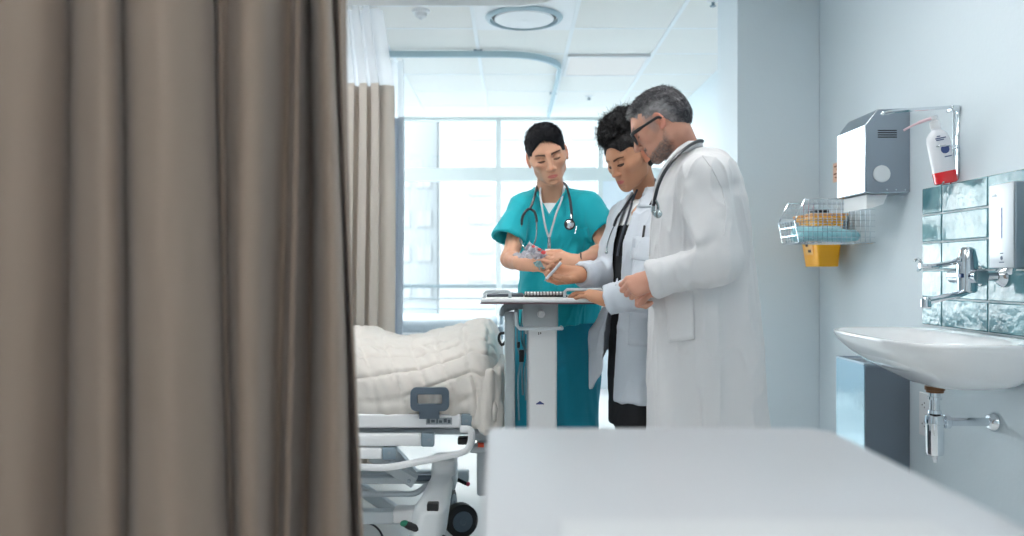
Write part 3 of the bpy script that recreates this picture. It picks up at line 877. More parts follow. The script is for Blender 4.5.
# wash basin
def basin():
    yc, xw = 2.62, W - 0.009
    n = 64
    def plan_ring(sx, sy, z, x_in=0.0):
        out = []
        for k in range(n):
            a = 2 * PI * k / n
            c, s_ = math.cos(a), math.sin(a)
            e = 0.62
            ux = (abs(c) ** e) * (1 if c > 0 else -1); uy = (abs(s_) ** e) * (1 if s_ > 0 else -1)
            fx = 0.243
            x = (xw - 0.216) + 0.216 * ux
            
            x = (xw - x_in) - ((xw - x) * sx)
            y = yc + 0.385 * uy * sy
            out.append((x, y, z))
        return out
    rings = []
    # outer underside up to the rim, over the rim and down into the bowl
    rings.append(plan_ring(0.40, 0.24, 0.786, 0.05))
    rings.append(plan_ring(0.55, 0.46, 0.800, 0.01))
    rings.append(plan_ring(0.70, 0.66, 0.828, 0.0))
    rings.append(plan_ring(0.84, 0.82, 0.862, 0.0))
    rings.append(plan_ring(0.95, 0.94, 0.905, 0.0))
    rings.append(plan_ring(0.99, 0.99, 0.930, 0.0))
    rings.append(plan_ring(1.0, 1.0, 0.943, 0.0))
    rings.append(plan_ring(0.993, 0.993, 0.949, 0.0))
    rings.append(plan_ring(0.965, 0.97, 0.9505, 0.004))
    rings.append(plan_ring(0.79, 0.93, 0.9475, 0.075))
    rings.append(plan_ring(0.76, 0.89, 0.935, 0.085))
    rings.append(plan_ring(0.68, 0.78, 0.885, 0.10))
    rings.append(plan_ring(0.52, 0.56, 0.845, 0.12))
    rings.append(plan_ring(0.25, 0.2, 0.826, 0.17))
    rings.append(plan_ring(0.08, 0.05, 0.822, 0.19))
    return MB().loft(rings, True, True)
t = thing('wash_basin', 'white ceramic wash basin mounted on the wall below the tiles', 'basin', (W, 2.665, 0.786))
part('bowl', basin(), M_ceramic, t, sharp=60, subs=1)
part('drain', MB().lathe((1.34, 2.64, 0.828), (0, 0, 1), [(0, 0.028), (0.004, 0.026), (0.002, 0.012), (0.002, 0.0)], 24), M_chrome, t)
# trap
t = thing('basin_trap', 'chrome bottle trap and waste pipe under the wash basin', 'pipe', (1.34, 2.64, 0.54))
part('collar', MB().lathe((1.34, 2.64, 0.7855), (0, 0, -1), [(0, 0.03), (0.012, 0.03), (0.013, 0.026), (0.02, 0.026)], 24), mat('collar_brown', RGB(120, 84, 58), 0.35, metal=0.6), t, label='brown brass collar')
part('tail_pipe', MB().lathe((1.34, 2.64, 0.765), (0, 0, -1), [(0, 0.017), (0.012, 0.017), (0.013, 0.021), (0.022, 0.021), (0.023, 0.015), (0.055, 0.015), (0.056, 0.019), (0.066, 0.021)], 24), M_chrome, t)
part('bottle', MB().lathe((1.34, 2.64, 0.698), (0, 0, -1), [(0, 0.017), (0.006, 0.027), (0.022, 0.03), (0.03, 0.03), (0.033, 0.027), (0.122, 0.027), (0.13, 0.024), (0.132, 0.012)], 28), M_chrome, t)
part('drip_tip', MB().lathe((1.34, 2.64, 0.565), (0, 0, -1), [(0, 0.008), (0.022, 0.005)], 12), M_white, t)
part('waste_pipe', MB().cyl((1.368, 2.64, 0.672), (1.512, 2.64, 0.672), 0.0135).lathe((1.366, 2.64, 0.672), (1, 0, 0), [(0, 0.016), (0.004, 0.022), (0.018, 0.022), (0.022, 0.017)], 20), M_chrome, t)
part('wall_rosette', MB().lathe((W - 0.0005, 2.64, 0.672), (-1, 0, 0), [(0, 0.032), (0.004, 0.032), (0.012, 0.027), (0.02, 0.02)], 28), M_chrome, t)

# wall mounted mixer tap
ym = 2.596; zt = 1.134
t = thing('wall_tap', 'chrome wall mounted lever tap with swivel spout over the basin', 'tap', (W, ym, 1.05))
part('rosette', MB().lathe((W - 0.0085, ym - 0.02, zt), (-1, 0, 0), [(0, 0.034), (0.006, 0.034), (0.016, 0.026), (0.024, 0.018)], 28), M_chrome, t)
part('rosette', MB().lathe((W - 0.0085, ym + 0.11, zt), (-1, 0, 0), [(0, 0.034), (0.006, 0.034), (0.016, 0.026), (0.024, 0.018)], 28), M_chrome, t)
part('inlet', MB().cyl((1.50, ym + 0.11, zt), (1.445, ym + 0.10, zt), 0.015), M_chrome, t)
part('inlet', MB().cyl((1.50, ym - 0.02, zt), (1.445, ym - 0.005, zt), 0.015), M_chrome, t)
part('valve_body', MB().cyl((1.44, ym - 0.04, zt), (1.44, ym + 0.12, zt), 0.024).lathe((1.43, ym + 0.02, 1.082), (0, 0, 1), [(0, 0.022), (0.004, 0.028), (0.06, 0.031), (0.10, 0.030), (0.135, 0.023), (0.142, 0.014)], 28), M_chrome, t)
part('temperature_mark', MB().box(1.396, 1.402, ym - 0.004, ym + 0.012, zt - 0.005, zt + 0.008), mat('mark_blue', RGB(30, 60, 110), 0.3), t)
lv = [(1.43, ym + 0.02, 1.190), (1.40, ym + 0.015, 1.182), (1.36, ym + 0.01, 1.172), (1.31, ym, 1.165), (1.27, ym, 1.166)]
part('lever', MB().tube(spline(lv, 5), [0.012] * 6 + [0.008] * 15, 10).tube([(1.27 - 0.006 + 0.012 * math.cos(a), ym, 1.166 + 0.004 + 0.018 * math.sin(a)) for a in np.linspace(-1.6, 2.6, 14)], 0.004, 8), M_chrome, t)
part('spout', MB().tube(spline([(1.43, ym + 0.01, 1.09), (1.40, ym + 0.005, 1.078), (1.35, ym, 1.068), (1.295, ym, 1.056)], 5), 0.0105, 12).lathe((1.29, ym, 1.068), (0, 0, -1), [(0, 0.012), (0.004, 0.015), (0.03, 0.015), (0.034, 0.012)], 18), M_chrome, t)

# waste bin on the wall under the basin
t = thing('waste_bin', 'wall mounted steel waste bin, mirror front and dark side, below the basin', 'waste bin', (1.44, 3.34, 0.34))
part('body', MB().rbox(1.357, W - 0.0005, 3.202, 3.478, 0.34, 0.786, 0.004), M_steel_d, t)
part('front', MB().box(1.3535, 1.3568, 3.2025, 3.4775, 0.342, 0.788), mat('mirror_steel', RGB(170, 196, 208), 0.12, metal=1.0, bump=(7, 0.12)), t)
part('side_panel', MB().box(1.36, W - 0.002, 3.2, 3.2018, 0.344, 0.78), mat('dark_steel', RGB(116, 126, 138), 0.5, metal=0.5), t)
part('rim', MB().box(1.3535, W - 0.001, 3.2, 3.212, 0.7865, 0.796).box(1.3535, W - 0.001, 3.468, 3.4775, 0.7885, 0.796).box(1.3535, 1.362, 3.212, 3.468, 0.7885, 0.796), M_steel, t)
# double socket
t = thing('wall_socket', 'white double wall socket low on the wall behind the trap', 'socket', (W, 3.06, 0.5))
part('plate', MB().rbox(W - 0.009, W - 0.0005, 2.985, 3.115, 0.54, 0.70, 0.004), M_white, t)
sk = MB()
for z in (0.585, 0.655):
    for y in (3.02, 3.08):
        for a, b in ((-0.008, -0.008), (-0.008, 0.008), (0.008, 0)): sk.box(W - 0.0096, W - 0.0091, y + a - 0.0025, y + a + 0.0025, z + b - 0.0025, z + b + 0.0025)
part('socket_hole', sk, M_black, t)

# ---------------------------------------------------------------- foreground trolley
t = thing('trolley', 'white instrument trolley top with rounded corners, blurred in front', 'trolley', (0.19, 0.67, 0))
def rr_ring(x0, x1, y0, y1, z, r, ins=0, skew=0.012):
    o = []
    for cx, cy, a0 in ((x1 - r[1], y1 - r[1], 0), (x0 + r[0], y1 - r[0], PI / 2), (x0 + r[0], y0 + r[0], PI), (x1 - r[1], y0 + r[1], 1.5 * PI)):
        R = (r[1] if cx > (x0 + x1) / 2 else r[0]) - ins
        for i in range(9):
            a = a0 + PI / 16 * i
            x, y = cx + R * math.cos(a), cy + R * math.sin(a)
            o.append((x + 0.0148 * (1.0 - y) * (x1 - x) / (x1 - x0), y, z))
    return o
zt_ = 0.963
x0, x1, y0, y1 = -0.0295, 0.379, 0.34, 1.0
rs = (0.012, 0.042)
top = MB().loft([rr_ring(x0, x1, y0, y1, zt_ - 0.026, rs, 0.008), rr_ring(x0, x1, y0, y1, zt_ - 0.020, rs, 0.001), rr_ring(x0, x1, y0, y1, zt_ - 0.008, rs), rr_ring(x0, x1, y0, y1, zt_ - 0.002, rs, 0.0025), rr_ring(x0, x1, y0, y1, zt_, rs, 0.008)], True, True)
M_tr = mat('trolley_white', RGB(184, 188, 194), 0.35)
part('top', top, M_tr, t)
part('work_mat', MB().rbox(0.035, 0.31, 0.37, 0.618, zt_ + 0.0003, zt_ + 0.003, 0.0013), mat('mat_white', RGB(194, 198, 202), 0.5), t)
part('cabinet', MB().rbox(0.0, 0.35, 0.37, 0.95, 0.16, zt_ - 0.0265, 0.01), M_offw, t)
for i in range(4):
    z = 0.19 + i * 0.185
    d = part('drawer', MB().rbox(0.01, 0.34, 0.951, 0.965, z, z + 0.17, 0.004), M_white, t)
    part('handle', MB().tube([(0.12, 0.966, z + 0.12), (0.12, 0.985, z + 0.12), (0.25, 0.985, z + 0.12), (0.25, 0.966, z + 0.12)], 0.005, 8), M_chrome, d)
for x in (0.03, 0.32):
    for y in (0.41, 0.91):
        w_ = part('castor', MB().lathe((x - 0.012, y, 0.052), (1, 0, 0), [(0, 0.04), (0.002, 0.05), (0.022, 0.05), (0.024, 0.04)], 24), M_rubber, t)
        part('fork', MB().box(x - 0.018, x + 0.018, y - 0.012, y + 0.012, 0.108, 0.16).box(x - 0.018, x - 0.0135, y - 0.012, y + 0.012, 0.045, 0.108).box(x + 0.0135, x + 0.018, y - 0.012, y + 0.012, 0.045, 0.108), M_chrome, w_)
# ---------------------------------------------------------------- the near bed
YN = 3.2
def B(px, py, Y=YN): p = P(px, py, Y); return (p[0], Y, p[2])
bed = thing('hospital_bed', 'white and grey hospital bed frame with raised mechanism behind the brown curtain', 'bed', (-1.1, 3.6, 0))
xl = -2.1
def beam(pxe, y0, y1, Ya, Yb, name, m, capw=None, mb=None):
    zt1 = 1.15 - (y0 - 271) * Ya / F_PX; zb = 1.15 - (y1 - 271) * Ya / F_PX
    x1 = (pxe - 512) * Ya / F_PX
    xc = x1 - (capw or 0) * Ya / F_PX
    o = part(name, MB().rbox(xl, xc, Ya, Yb, zb, zt1, 0.008), m, bed)
    if capw: part('end_cap', MB().rbox(xc + 0.0005, x1, Ya - 0.002, Yb + 0.002, zb - 0.002, zt1 + 0.002, 0.006), M_capgrey, o, label='grey plastic end cap')
    return o
r1 = beam(472, 414.5, 428, 3.17, 3.21, 'side_rail', M_white, 11)
r2 = beam(434, 434, 446.5, 3.16, 3.195, 'side_rail', M_white, 13)
r3 = beam(396, 448, 459.5, 3.16, 3.195, 'side_rail', M_white, 14)
for px, py in ((466.5, 421.5), (429, 440), (389, 453)):
    p = B(px, py, 3.158)
    part('cap_screw', MB().lathe((p[0], 3.168 - 0.0005 if px > 460 else 3.158, p[2]), (0, -1, 0), [(0, 0.006), (0.002, 0.006)], 12), M_steel_d, r1)
a, b = B(426, 424.5, 3.17), B(452, 417.5, 3.17)
lbl = part('control_label', MB().box(a[0], b[0], 3.1688, 3.1699, a[2], b[2]), mat('label_grey', RGB(150, 158, 164), 0.5), r1, label='grey label with dark symbols')
sy = MB()
for i, (q0, q1, h0, h1) in enumerate(((0.05, 0.15, .2, .8), (0.2, 0.34, .3, .7), (0.4, 0.46, .2, .8), (0.5, 0.62, .25, .6), (0.68, 0.8, .3, .85), (0.84, 0.94, .2, .7))):
    sy.box(a[0] + (b[0] - a[0]) * q0, a[0] + (b[0] - a[0]) * q1, 3.1682, 3.1687, a[2] + (b[2] - a[2]) * h0, a[2] + (b[2] - a[2]) * h1)
part('symbols', sy, mat('symbol_dark', RGB(74, 84, 94), 0.5), r1)
# base of the lying surface
part('mattress_base', MB().rbox(xl, B(480, 0, 3.25)[0], 3.23, 4.06, B(0, 434, 3.25)[2], B(0, 427, 3.25)[2], 0.01), M_bedgrey, bed)
part('mattress', MB().rbox(xl + 0.03, -0.12, 3.24, 4.05, 0.60, 0.78, 0.05, 4), mat('mattress_blue', RGB(120, 146, 170), 0.5), bed)
# bent white rail handle
h = [B(461, 429, 3.15), B(470, 430, 3.14), B(471.5, 438, 3.14), B(469, 447, 3.14), B(462, 452.5, 3.14), B(440, 457.5, 3.14), B(410, 463.5, 3.14), B(385, 467.5, 3.14), B(362, 467, 3.14), B(330, 466, 3.14)]
part('rail_handle', MB().tube(spline(h, 5), 0.0135, 10), M_white, bed)
# lifting arms
Yc = 3.3
def arm(a_, b_, w, h_, name='lift_arm', m=M_bedgrey, Y=Yc):
    return part(name, MB().obox(B(*a_, Y), B(*b_, Y), w, h_), m, bed, bevel=0.006)
arm((372, 455), (415, 482), 0.05, 0.045, Y=3.3)
part('pivot_bolt', MB().lathe(B(409, 481, 3.272), (0, -1, 0), [(0, 0.008), (0.004, 0.008), (0.005, 0.004)], 12), M_steel_d, bed)
arm((340, 479), (438, 479), 0.05, 0.03, 'cross_bar', Y=3.36)
part('actuator', MB().cyl(B(413, 478.5, 3.33), B(433, 478, 3.33), 0.012), M_slate, bed)
part('bent_tube', MB().tube(spline([B(340, 494, 3.34), B(400, 494, 3.34), B(414, 493.5, 3.34), B(422, 489, 3.34), B(430, 482.5, 3.34), B(446, 481, 3.34)], 5), 0.012, 10), M_bedgrey, bed)
arm((345, 478), (402, 516), 0.05, 0.045, Y=3.42)
arm((330, 516), (425, 516), 0.06, 0.05, 'chassis_beam', Y=3.30)
part('chassis_joint', MB().rbox(B(393, 0, 3.26)[0], B(432, 0, 3.26)[0], 3.25, 3.345, B(0, 523, 3.26)[2], B(0, 510, 3.26)[2], 0.008), M_offw, bed)
# far side chassis and lifting arms
part('chassis_beam', MB().rbox(xl, -0.2, 3.86, 3.92, 0.17, 0.22, 0.01), M_bedgrey, bed)
part('lift_arm', MB().obox((-1.5, 3.8, 0.22), (-0.9, 3.8, 0.55), 0.05, 0.05).obox((-0.45, 3.8, 0.22), (-0.75, 3.8, 0.56), 0.05, 0.05), M_bedgrey, bed)
# moulded castor cover
G = Grid((-0.62, 3.02, 0.02), (0.0, 3.7, 0.5), 0.006)
p0, p1 = B(444, 478, 3.35), B(445, 492, 3.30)
def slab(x, y, z): return None
G.trunk([(0.395, p0[0], 3.40, 0.050, 0.08), (0.34, p0[0] - 0.002, 3.40, 0.050, 0.08)], k=0.02, e=5)
G.trunk([(0.345, p0[0] - 0.0, 3.40, 0.043, 0.08), (0.30, p0[0] - 0.012, 3.32, 0.050, 0.11), (0.245, p0[0] - 0.03, 3.24, 0.062, 0.13), (0.15, p0[0] - 0.052, 3.22, 0.072, 0.12), (0.09, p0[0] - 0.06, 3.22, 0.060, 0.09)], k=0.02, e=3)
G.cone((p0[0] - 0.045, 3.2, 0.215), (p0[0] - 0.045, 3.2, 0.23), 0.055, 0.05, 0.03)
V, Q = G.mesh(); V = relax(V, Q, 2)
part('castor_cover', (V, Q), mat('cover_offwhite', RGB(226, 230, 233), 0.4), bed, label='moulded off-white castor cover')
part('cover_head', MB().rbox(B(432.5, 0, 3.33)[0], B(456, 0, 3.33)[0], 3.30, 3.47, B(0, 489, 3.33)[2], B(0, 475, 3.33)[2], 0.012), M_bedgrey, bed)
for px, py, Y in ((448, 471.5, 3.37), (433, 506.5, 3.14)):
    p = B(px, py, Y); part('cover_button', MB().rbox(p[0] - 0.022, p[0] + 0.022, Y - 0.02, Y + 0.02, p[2] - 0.016, p[2] + 0.016, 0.006), M_black, bed)
def castor(x, y, r=0.068, AXC=(1, -0.25, 0)):
    dx = Vector(AXC).normalized() * 0.056
    w_ = part('castor', MB().lathe((x - dx.x / 2, y - dx.y / 2, r + 0.002), AXC, [(0, r * .8), (0.006, r), (0.05, r), (0.056, r * .8)], 32), M_rubber, bed)
    part('hub', MB().lathe((x + dx.x / 2, y + dx.y / 2, r + 0.002), AXC, [(0, r * .62), (0.005, r * .6), (0.006, r * .2), (0.01, 0.01)], 24), M_slate, w_)
p = P(461, 531, 3.62)
castor(p[0], 3.60, 0.072, (0.4, -1, 0))
castor(-0.42, 3.22, 0.05); castor(-1.9, 3.25); castor(-1.9, 3.9); castor(-0.3, 3.88)
pd = part('brake_pedal', MB().tube(spline([B(405, 524, 3.12), B(415, 528, 3.12), B(430, 533, 3.13), B(446, 540, 3.15)], 4), [0.012, 0.014, 0.015] + [0.014] * 10, 10), M_black, bed)
part('pedal_tip', MB().sphere(B(404.5, 523.5, 3.12), 0.0155, 10, (1.1, 1, 0.8)), mat('green_tip', RGB(20, 120, 92), 0.4), pd, label='green pedal tip')
pd = part('brake_pedal', MB().tube([B(455, 478.5, 3.45), B(467, 484, 3.43)], 0.008, 8), M_black, bed)
part('pedal_tip', MB().sphere(B(468, 484, 3.43), 0.009, 8), mat('pink_tip', RGB(200, 60, 90), 0.4), pd, label='pink pedal tip')
# foot end: bumper post, board and connector
part('foot_board', MB().rbox(B(473, 0, 3.3)[0], B(493, 0, 3.3)[0], 3.24, 4.05, B(0, 438, 3.3)[2], B(0, 421, 3.3)[2], 0.012), M_bedgrey, bed)
part('foot_post', MB().rbox(B(477, 0, 3.4)[0], B(494, 0, 3.4)[0], 3.36, 3.44, 0.24, B(0, 438, 3.4)[2] - 0.0, 0.012).rbox(B(470, 0, 3.3)[0], B(492, 0, 3.3)[0], 3.27, 3.34, B(0, 452, 3.3)[2], B(0, 445, 3.3)[2], 0.008), M_bedgrey, bed)
part('connector', MB().rbox(B(458, 0, 3.26)[0], B(474, 0, 3.26)[0], 3.23, 3.28, B(0, 443.5, 3.26)[2], B(0, 436.5, 3.26)[2], 0.006), M_black, bed)
part('release_knob', MB().cyl(B(478, 445, 3.22), B(484, 445, 3.22), 0.009), mat('red_knob', RGB(220, 80, 50), 0.4), bed, label='small red knob')
# slate handle loop at the mattress edge
hl = MB()
x0_, x1_ = B(410.5, 0, 3.15)[0], B(449, 0, 3.15)[0]; z0_, z1_ = B(0, 411, 3.15)[2], B(0, 387.5, 3.15)[2]
def rrect(ins, y, r):
    o = []
    a0, a1, b0, b1 = x0_ + ins, x1_ - ins, z0_ + ins, z1_ - ins
    for cx, cz, s in ((a1 - r, b1 - r, 0), (a0 + r, b1 - r, PI / 2), (a0 + r, b0 + r, PI), (a1 - r, b0 + r, 1.5 * PI)):
        for i in range(6): q = s + PI / 10 * i; o.append((cx + r * math.cos(q), y, cz + r * math.sin(q)))
    return o
ins = 0.026
hl.loft([rrect(0, 3.145, 0.022), rrect(0, 3.165, 0.022), rrect(ins, 3.165, 0.006), rrect(ins, 3.145, 0.006), rrect(0, 3.145, 0.022)])
hl.box((x0_ + x1_) / 2 - 0.04, (x0_ + x1_) / 2 + 0.035, 3.15, 3.17, z0_ - 0.03, z0_ + 0.004)
part('mattress_stop', hl, M_slate, bed, label='slate grey handle loop on the mattress edge')
# cable hanging under the frame
solo('cable', MB().tube(spline([B(335, 530, 3.5), B(350, 522, 3.5), B(365, 523, 3.5), B(374, 525.5, 3.5), B(381, 533, 3.5), B(384, 545, 3.5), B(380, 556, 3.5), (-0.62, 3.52, 0.006), (-0.9, 3.56, 0.006)], 5), 0.0045, 6), M_black, 'thin black cable looping to the floor below the bed', 'cable')

# ---------------------------------------------------------------- quilt
top_px = [(200, 338), (300, 333), (350, 329), (364, 330), (376, 334), (390, 338.5), (404, 338.5), (418, 336.5), (433, 333.5), (447, 331), (462, 328.5), (475, 325.5), (486, 322.5), (492, 322), (499, 323)]
YQ = 3.55
tx = [(px - 512) * YQ / F_PX for px, _ in top_px]; tz = [1.15 - (py - 271) * YQ / F_PX for _, py in top_px]
xe = -0.048
nx, nc = 260, 150
Xs = np.concatenate([np.linspace(xl - 0.02, -0.125, nx - 26), -0.125 + (xe + 0.125) * np.sin(np.linspace(0, PI / 2, 27))[1:]])
sh = MB(); ringsq = []
for i, x in enumerate(Xs):
    zt1 = np.interp(x, tx, tz)
    drop = 0.0
    if x > -0.125:
        k = min(1, (x + 0.125) / (xe + 0.125)); drop = (1 - math.sqrt(max(0, 1 - k * k)))
    y0q, y1q = 3.185 - 0.012 * min(1, max(0, (x + 0.6) / 0.5)) + 0.0 , 4.10
    zb = 0.600 if x < -0.15 else 0.600 - 0.03 * math.sin((x + 0.15) * 30)
    ring = []
    for j in range(nc):
        t_ = j / (nc - 1)            # 0 near bottom .. 1 far bottom
        a = PI * (1 - t_)
        c, s_ = -math.cos(PI * t_), math.sin(PI * t_)
        e = 0.42
        uy = abs(c) ** e * (1 if c > 0 else -1); uz = abs(s_) ** (e * 1.15)
        y = (y0q + y1q) / 2 + (y1q - y0q) / 2 * uy * (1 - 0.16 * drop)
        hgt = (zt1 - zb) * (1 - 0.55 * drop)
        z = zb + hgt * uz
        # the near shoulder falls away softly
        z -= 0.055 * max(0, 1 - (y - y0q) / 0.35) * uz * (1.0 if uz > 0.6 else uz / 0.6)
        ring.append((x, y, z))
    ringsq.append(ring)
Vq = np.array([p for r in ringsq for p in r])
n1 = nx
nxx = len(Xs)
Q4 = []
for i in range(nxx - 1):
    for j in range(nc - 1):
        Q4.append((i * nc + j, (i + 1) * nc + j, (i + 1) * nc + j + 1, i * nc + j + 1))
Q4 = np.array(Q4)
Nq = vnormals(Vq, Q4)
if Nq[(nxx // 2) * nc + nc // 2, 2] < 0: Nq = -Nq; Q4 = Q4[:, ::-1]
# arc length along the section for the quilting lines
R_ = Vq.reshape(nxx, nc, 3); dl = np.linalg.norm(np.diff(R_, axis=1), axis=2); S_ = np.concatenate([np.zeros((nxx, 1)), np.cumsum(dl, 1)], 1).ravel()
Xf = Vq[:, 0]
u1 = (Xf + 0.22 * S_ + 0.02 * np.sin(S_ * 9 + Xf * 4)) / 0.105; u2 = (S_ - 0.25 * Xf + 0.015 * np.sin(Xf * 11)) / 0.095
g1 = np.abs(((u1 + 0.5) % 1) - 0.5) * 2; g2 = np.abs(((u2 + 0.5) % 1) - 0.5) * 2
puff = 0.015 * (np.clip(g1 * 3, 0, 1) ** 0.5 * np.clip(g2 * 3.2, 0, 1) ** 0.5 - 1)
wr_ = 0.014 * wnoise(np.stack([Xf * 1.0 + 0.5 * S_, S_ * 0.5, Vq[:, 1] * 0], 1), (14, 9, 1), 21, 3)
near_foot = np.clip((Xf + 0.42) / 0.35, 0, 1)
rid = (1 - np.abs(np.sin((Xf * 1.0 + S_ * 0.30 - 0.03 * np.sin(S_ * 12)) * 42)))
low = np.clip((0.82 - Vq[:, 2]) / 0.18, 0, 1)
wr_ += 0.024 * near_foot * low * (rid ** 2 - 0.3)
Vq = Vq + Nq * (puff + wr_)[:, None]
M_quilt = mat('quilt_cotton', RGB(226, 220, 214), 0.85, bump=(500, 0.1), sheen=0.2)
solo('quilt', (Vq, Q4), M_quilt, 'cream quilted cover spread over the raised near bed', 'quilt', origin=(-1.07, 3.64, 0.6), solid=0.006)
# bunched corner of the quilt at the foot
Gc = Grid((-0.22, 3.12, 0.46), (0.03, 3.75, 0.82), 0.005)
for (xa, xb, za, zb2, ra, rb, ya_) in ((-0.115, -0.135, 0.72, 0.57, 0.018, 0.024, 3.185), (-0.085, -0.10, 0.76, 0.55, 0.018, 0.026, 3.18), (-0.062, -0.06, 0.74, 0.545, 0.02, 0.024, 3.2), (-0.055, -0.03, 0.72, 0.56, 0.022, 0.02, 3.25)):
    Gc.cone((xa, ya_ + 0.01, za), (xb, ya_, zb2), ra, rb, 0.012)
Gc.cone((-0.055, 3.25, 0.75), (-0.04, 3.68, 0.75), 0.03, 0.03, 0.03).cone((-0.04, 3.25, 0.60), (-0.04, 3.68, 0.60), 0.03, 0.03, 0.05)
V, Q = Gc.mesh(); V += vnormals(V, Q) * (0.004 * wnoise(V, (50, 20, 12), 9))[:, None]
part('bunched_corner', (V, Q), M_quilt, bpy.data.objects['quilt'], label='gathered corner of the quilt at the foot end')

# ---------------------------------------------------------------- bed by the window
fb = thing('hospital_bed', 'pale grey blue bed by the window, behind the cream quilted bed', 'bed', (-1.1, 6.4, 0))
part('mattress', MB().rbox(-2.2, -0.12, 6.1, 7.0, 0.66, 0.79, 0.05, 4), mat('cover_greyblue', RGB(196, 208, 216), 0.8, bump=(8, 0.6, 0.03)), fb)
part('frame', MB().rbox(-2.25, -0.06, 6.08, 7.02, 0.56, 0.64, 0.02), M_white, fb)
part('side_panel', MB().rbox(-1.9, -0.6, 6.05, 6.075, 0.58, 0.70, 0.01), M_offw, fb)
part('foot_board', MB().rbox(-0.105, -0.065, 6.12, 6.98, 0.64, 0.745, 0.015), M_capgrey, fb)
part('foot_handle', MB().tube([(-0.08, 6.3, 0.745), (-0.08, 6.3, 0.84), (-0.08, 6.8, 0.84), (-0.08, 6.8, 0.745)], 0.012, 8), M_capgrey, fb)
for x in (-2.1, -0.25):
    for y in (6.2, 6.9):
        part('leg', MB().cyl((x, y, 0.13), (x, y, 0.56), 0.02), M_bedgrey, fb)
        part('castor', MB().lathe((x - 0.02, y, 0.066), (1, 0, 0), [(0, 0.05), (0.005, 0.064), (0.035, 0.064), (0.04, 0.05)], 20), M_rubber, fb)

# ---------------------------------------------------------------- overbed table
ZT = 1.059
t = thing('overbed_table', 'adjustable overbed table on a white column, between the bed and the staff', 'table', (0.05, 3.0, 0))
ox0, ox1 = (481 - 512) * 2.8 / F_PX, (606 - 512) * 2.8 / F_PX
oy0, oy1 = 2.8, 3.2
part('table_top', MB().rbox(ox0, ox1, oy0, oy1, ZT - 0.016, ZT, 0.006), mat('laminate_top', RGB(236, 238, 241), 0.3), t)
part('edge_band', MB().rbox(ox0 - 0.003, ox1 + 0.003, oy0 - 0.003, oy1 + 0.003, ZT - 0.0205, ZT - 0.0165, 0.0018), mat('edge_plum', RGB(96, 70, 78), 0.5), t, label='dark plum edge strip')
M_rl = mat('rail_grey', RGB(190, 200, 206), 0.35)
def urail(pa, pb, zt2, nm='guard_rail'):
    a = P(*pa, 2.81); b = P(*pb, 2.81)
    a[2] = b[2] = zt2
    z0 = ZT + 0.0005
    pts = [(a[0], 2.81, z0), (a[0], 2.81, zt2 - 0.008), (a[0] + 0.008, 2.81, zt2), (b[0] - 0.008, 2.81, zt2), (b[0], 2.81, zt2 - 0.008), (b[0], 2.81, z0)]
    part(nm, MB().tube(pts, 0.0055, 8), M_rl, t)
urail((484.5, 0), (510, 0), ZT + 0.022); urail((564.5, 0), (603, 0), ZT + 0.028)
# column
cx0, cx1 = (528 - 512) * 2.9 / F_PX, (557 - 512) * 2.9 / F_PX
yC = 2.9
zj = 1.15 - (329 - 271) * yC / F_PX
part('column', MB().rbox(cx0 + 0.002, cx1, yC, yC + 0.14, 0.12, zj, 0.008), M_offw, t)
part('inner_column', MB().rbox(cx0 - 0.01, cx1 + 0.0, yC + 0.02, yC + 0.12, zj - 0.02, ZT - 0.021, 0.005), mat('column_grey', RGB(168, 176, 180), 0.4, metal=0.3), t)
part('column_head', MB().rbox(cx0 - 0.018, cx1 + 0.004, yC - 0.002, yC + 0.145, 1.15 - (327 - 271) * yC / F_PX, ZT - 0.0212, 0.006), mat('head_grey', RGB(160, 168, 172), 0.4), t)
kp = P(541, 314, yC - 0.003)
part('height_knob', MB().lathe((kp[0], yC - 0.0025, kp[2]), (0, -1, 0), [(0, 0.014), (0.006, 0.014), (0.008, 0.011), (0.005, 0.009), (0.005, 0.004), (0.007, 0.003)], 24), M_offw, t)
hz = 1.15 - (328.5 - 271) * 2.86 / F_PX
ha, hb = (516 - 512) * 2.86 / F_PX, (562 - 512) * 2.86 / F_PX
part('handle_bar', MB().tube([(ha, 2.99, hz + 0.055), (ha, 2.87, hz + 0.05), (ha + 0.002, 2.86, hz + 0.012), (ha + 0.012, 2.86, hz), (hb - 0.004, 2.86, hz), (hb, 2.865, hz), (hb, 2.92, hz)], 0.0065, 8), M_rl, t)
mk = P(540, 403, yC); 
part('height_arrow', MB().add([(mk[0] - 0.014, yC - 0.0008, mk[2] - 0.005), (mk[0] + 0.014, yC - 0.0008, mk[2] - 0.005), (mk[0] + 0.014, yC - 0.0008, mk[2] - 0.002), (mk[0], yC - 0.0008, mk[2] + 0.007), (mk[0] - 0.014, yC - 0.0008, mk[2] - 0.002)], [(0, 1, 2, 3, 4)]), mat('arrow_blue', RGB(50, 60, 110), 0.5), t, label='dark blue arrow mark')
m2 = P(540, 333, yC)
part('lock_mark', MB().box(m2[0] - 0.006, m2[0] - 0.003, yC - 0.0008, yC - 0.0002, m2[2] - 0.006, m2[2] + 0.003).box(m2[0] + 0.001, m2[0] + 0.004, yC - 0.0008, yC - 0.0002, m2[2] - 0.004, m2[2] + 0.003), M_black, t)
part('side_strip', MB().box(cx0 - 0.004, cx0 + 0.0015, yC + 0.01, yC + 0.03, 0.3, zj - 0.003), mat('strip_grey', RGB(150, 158, 164), 0.4), t)
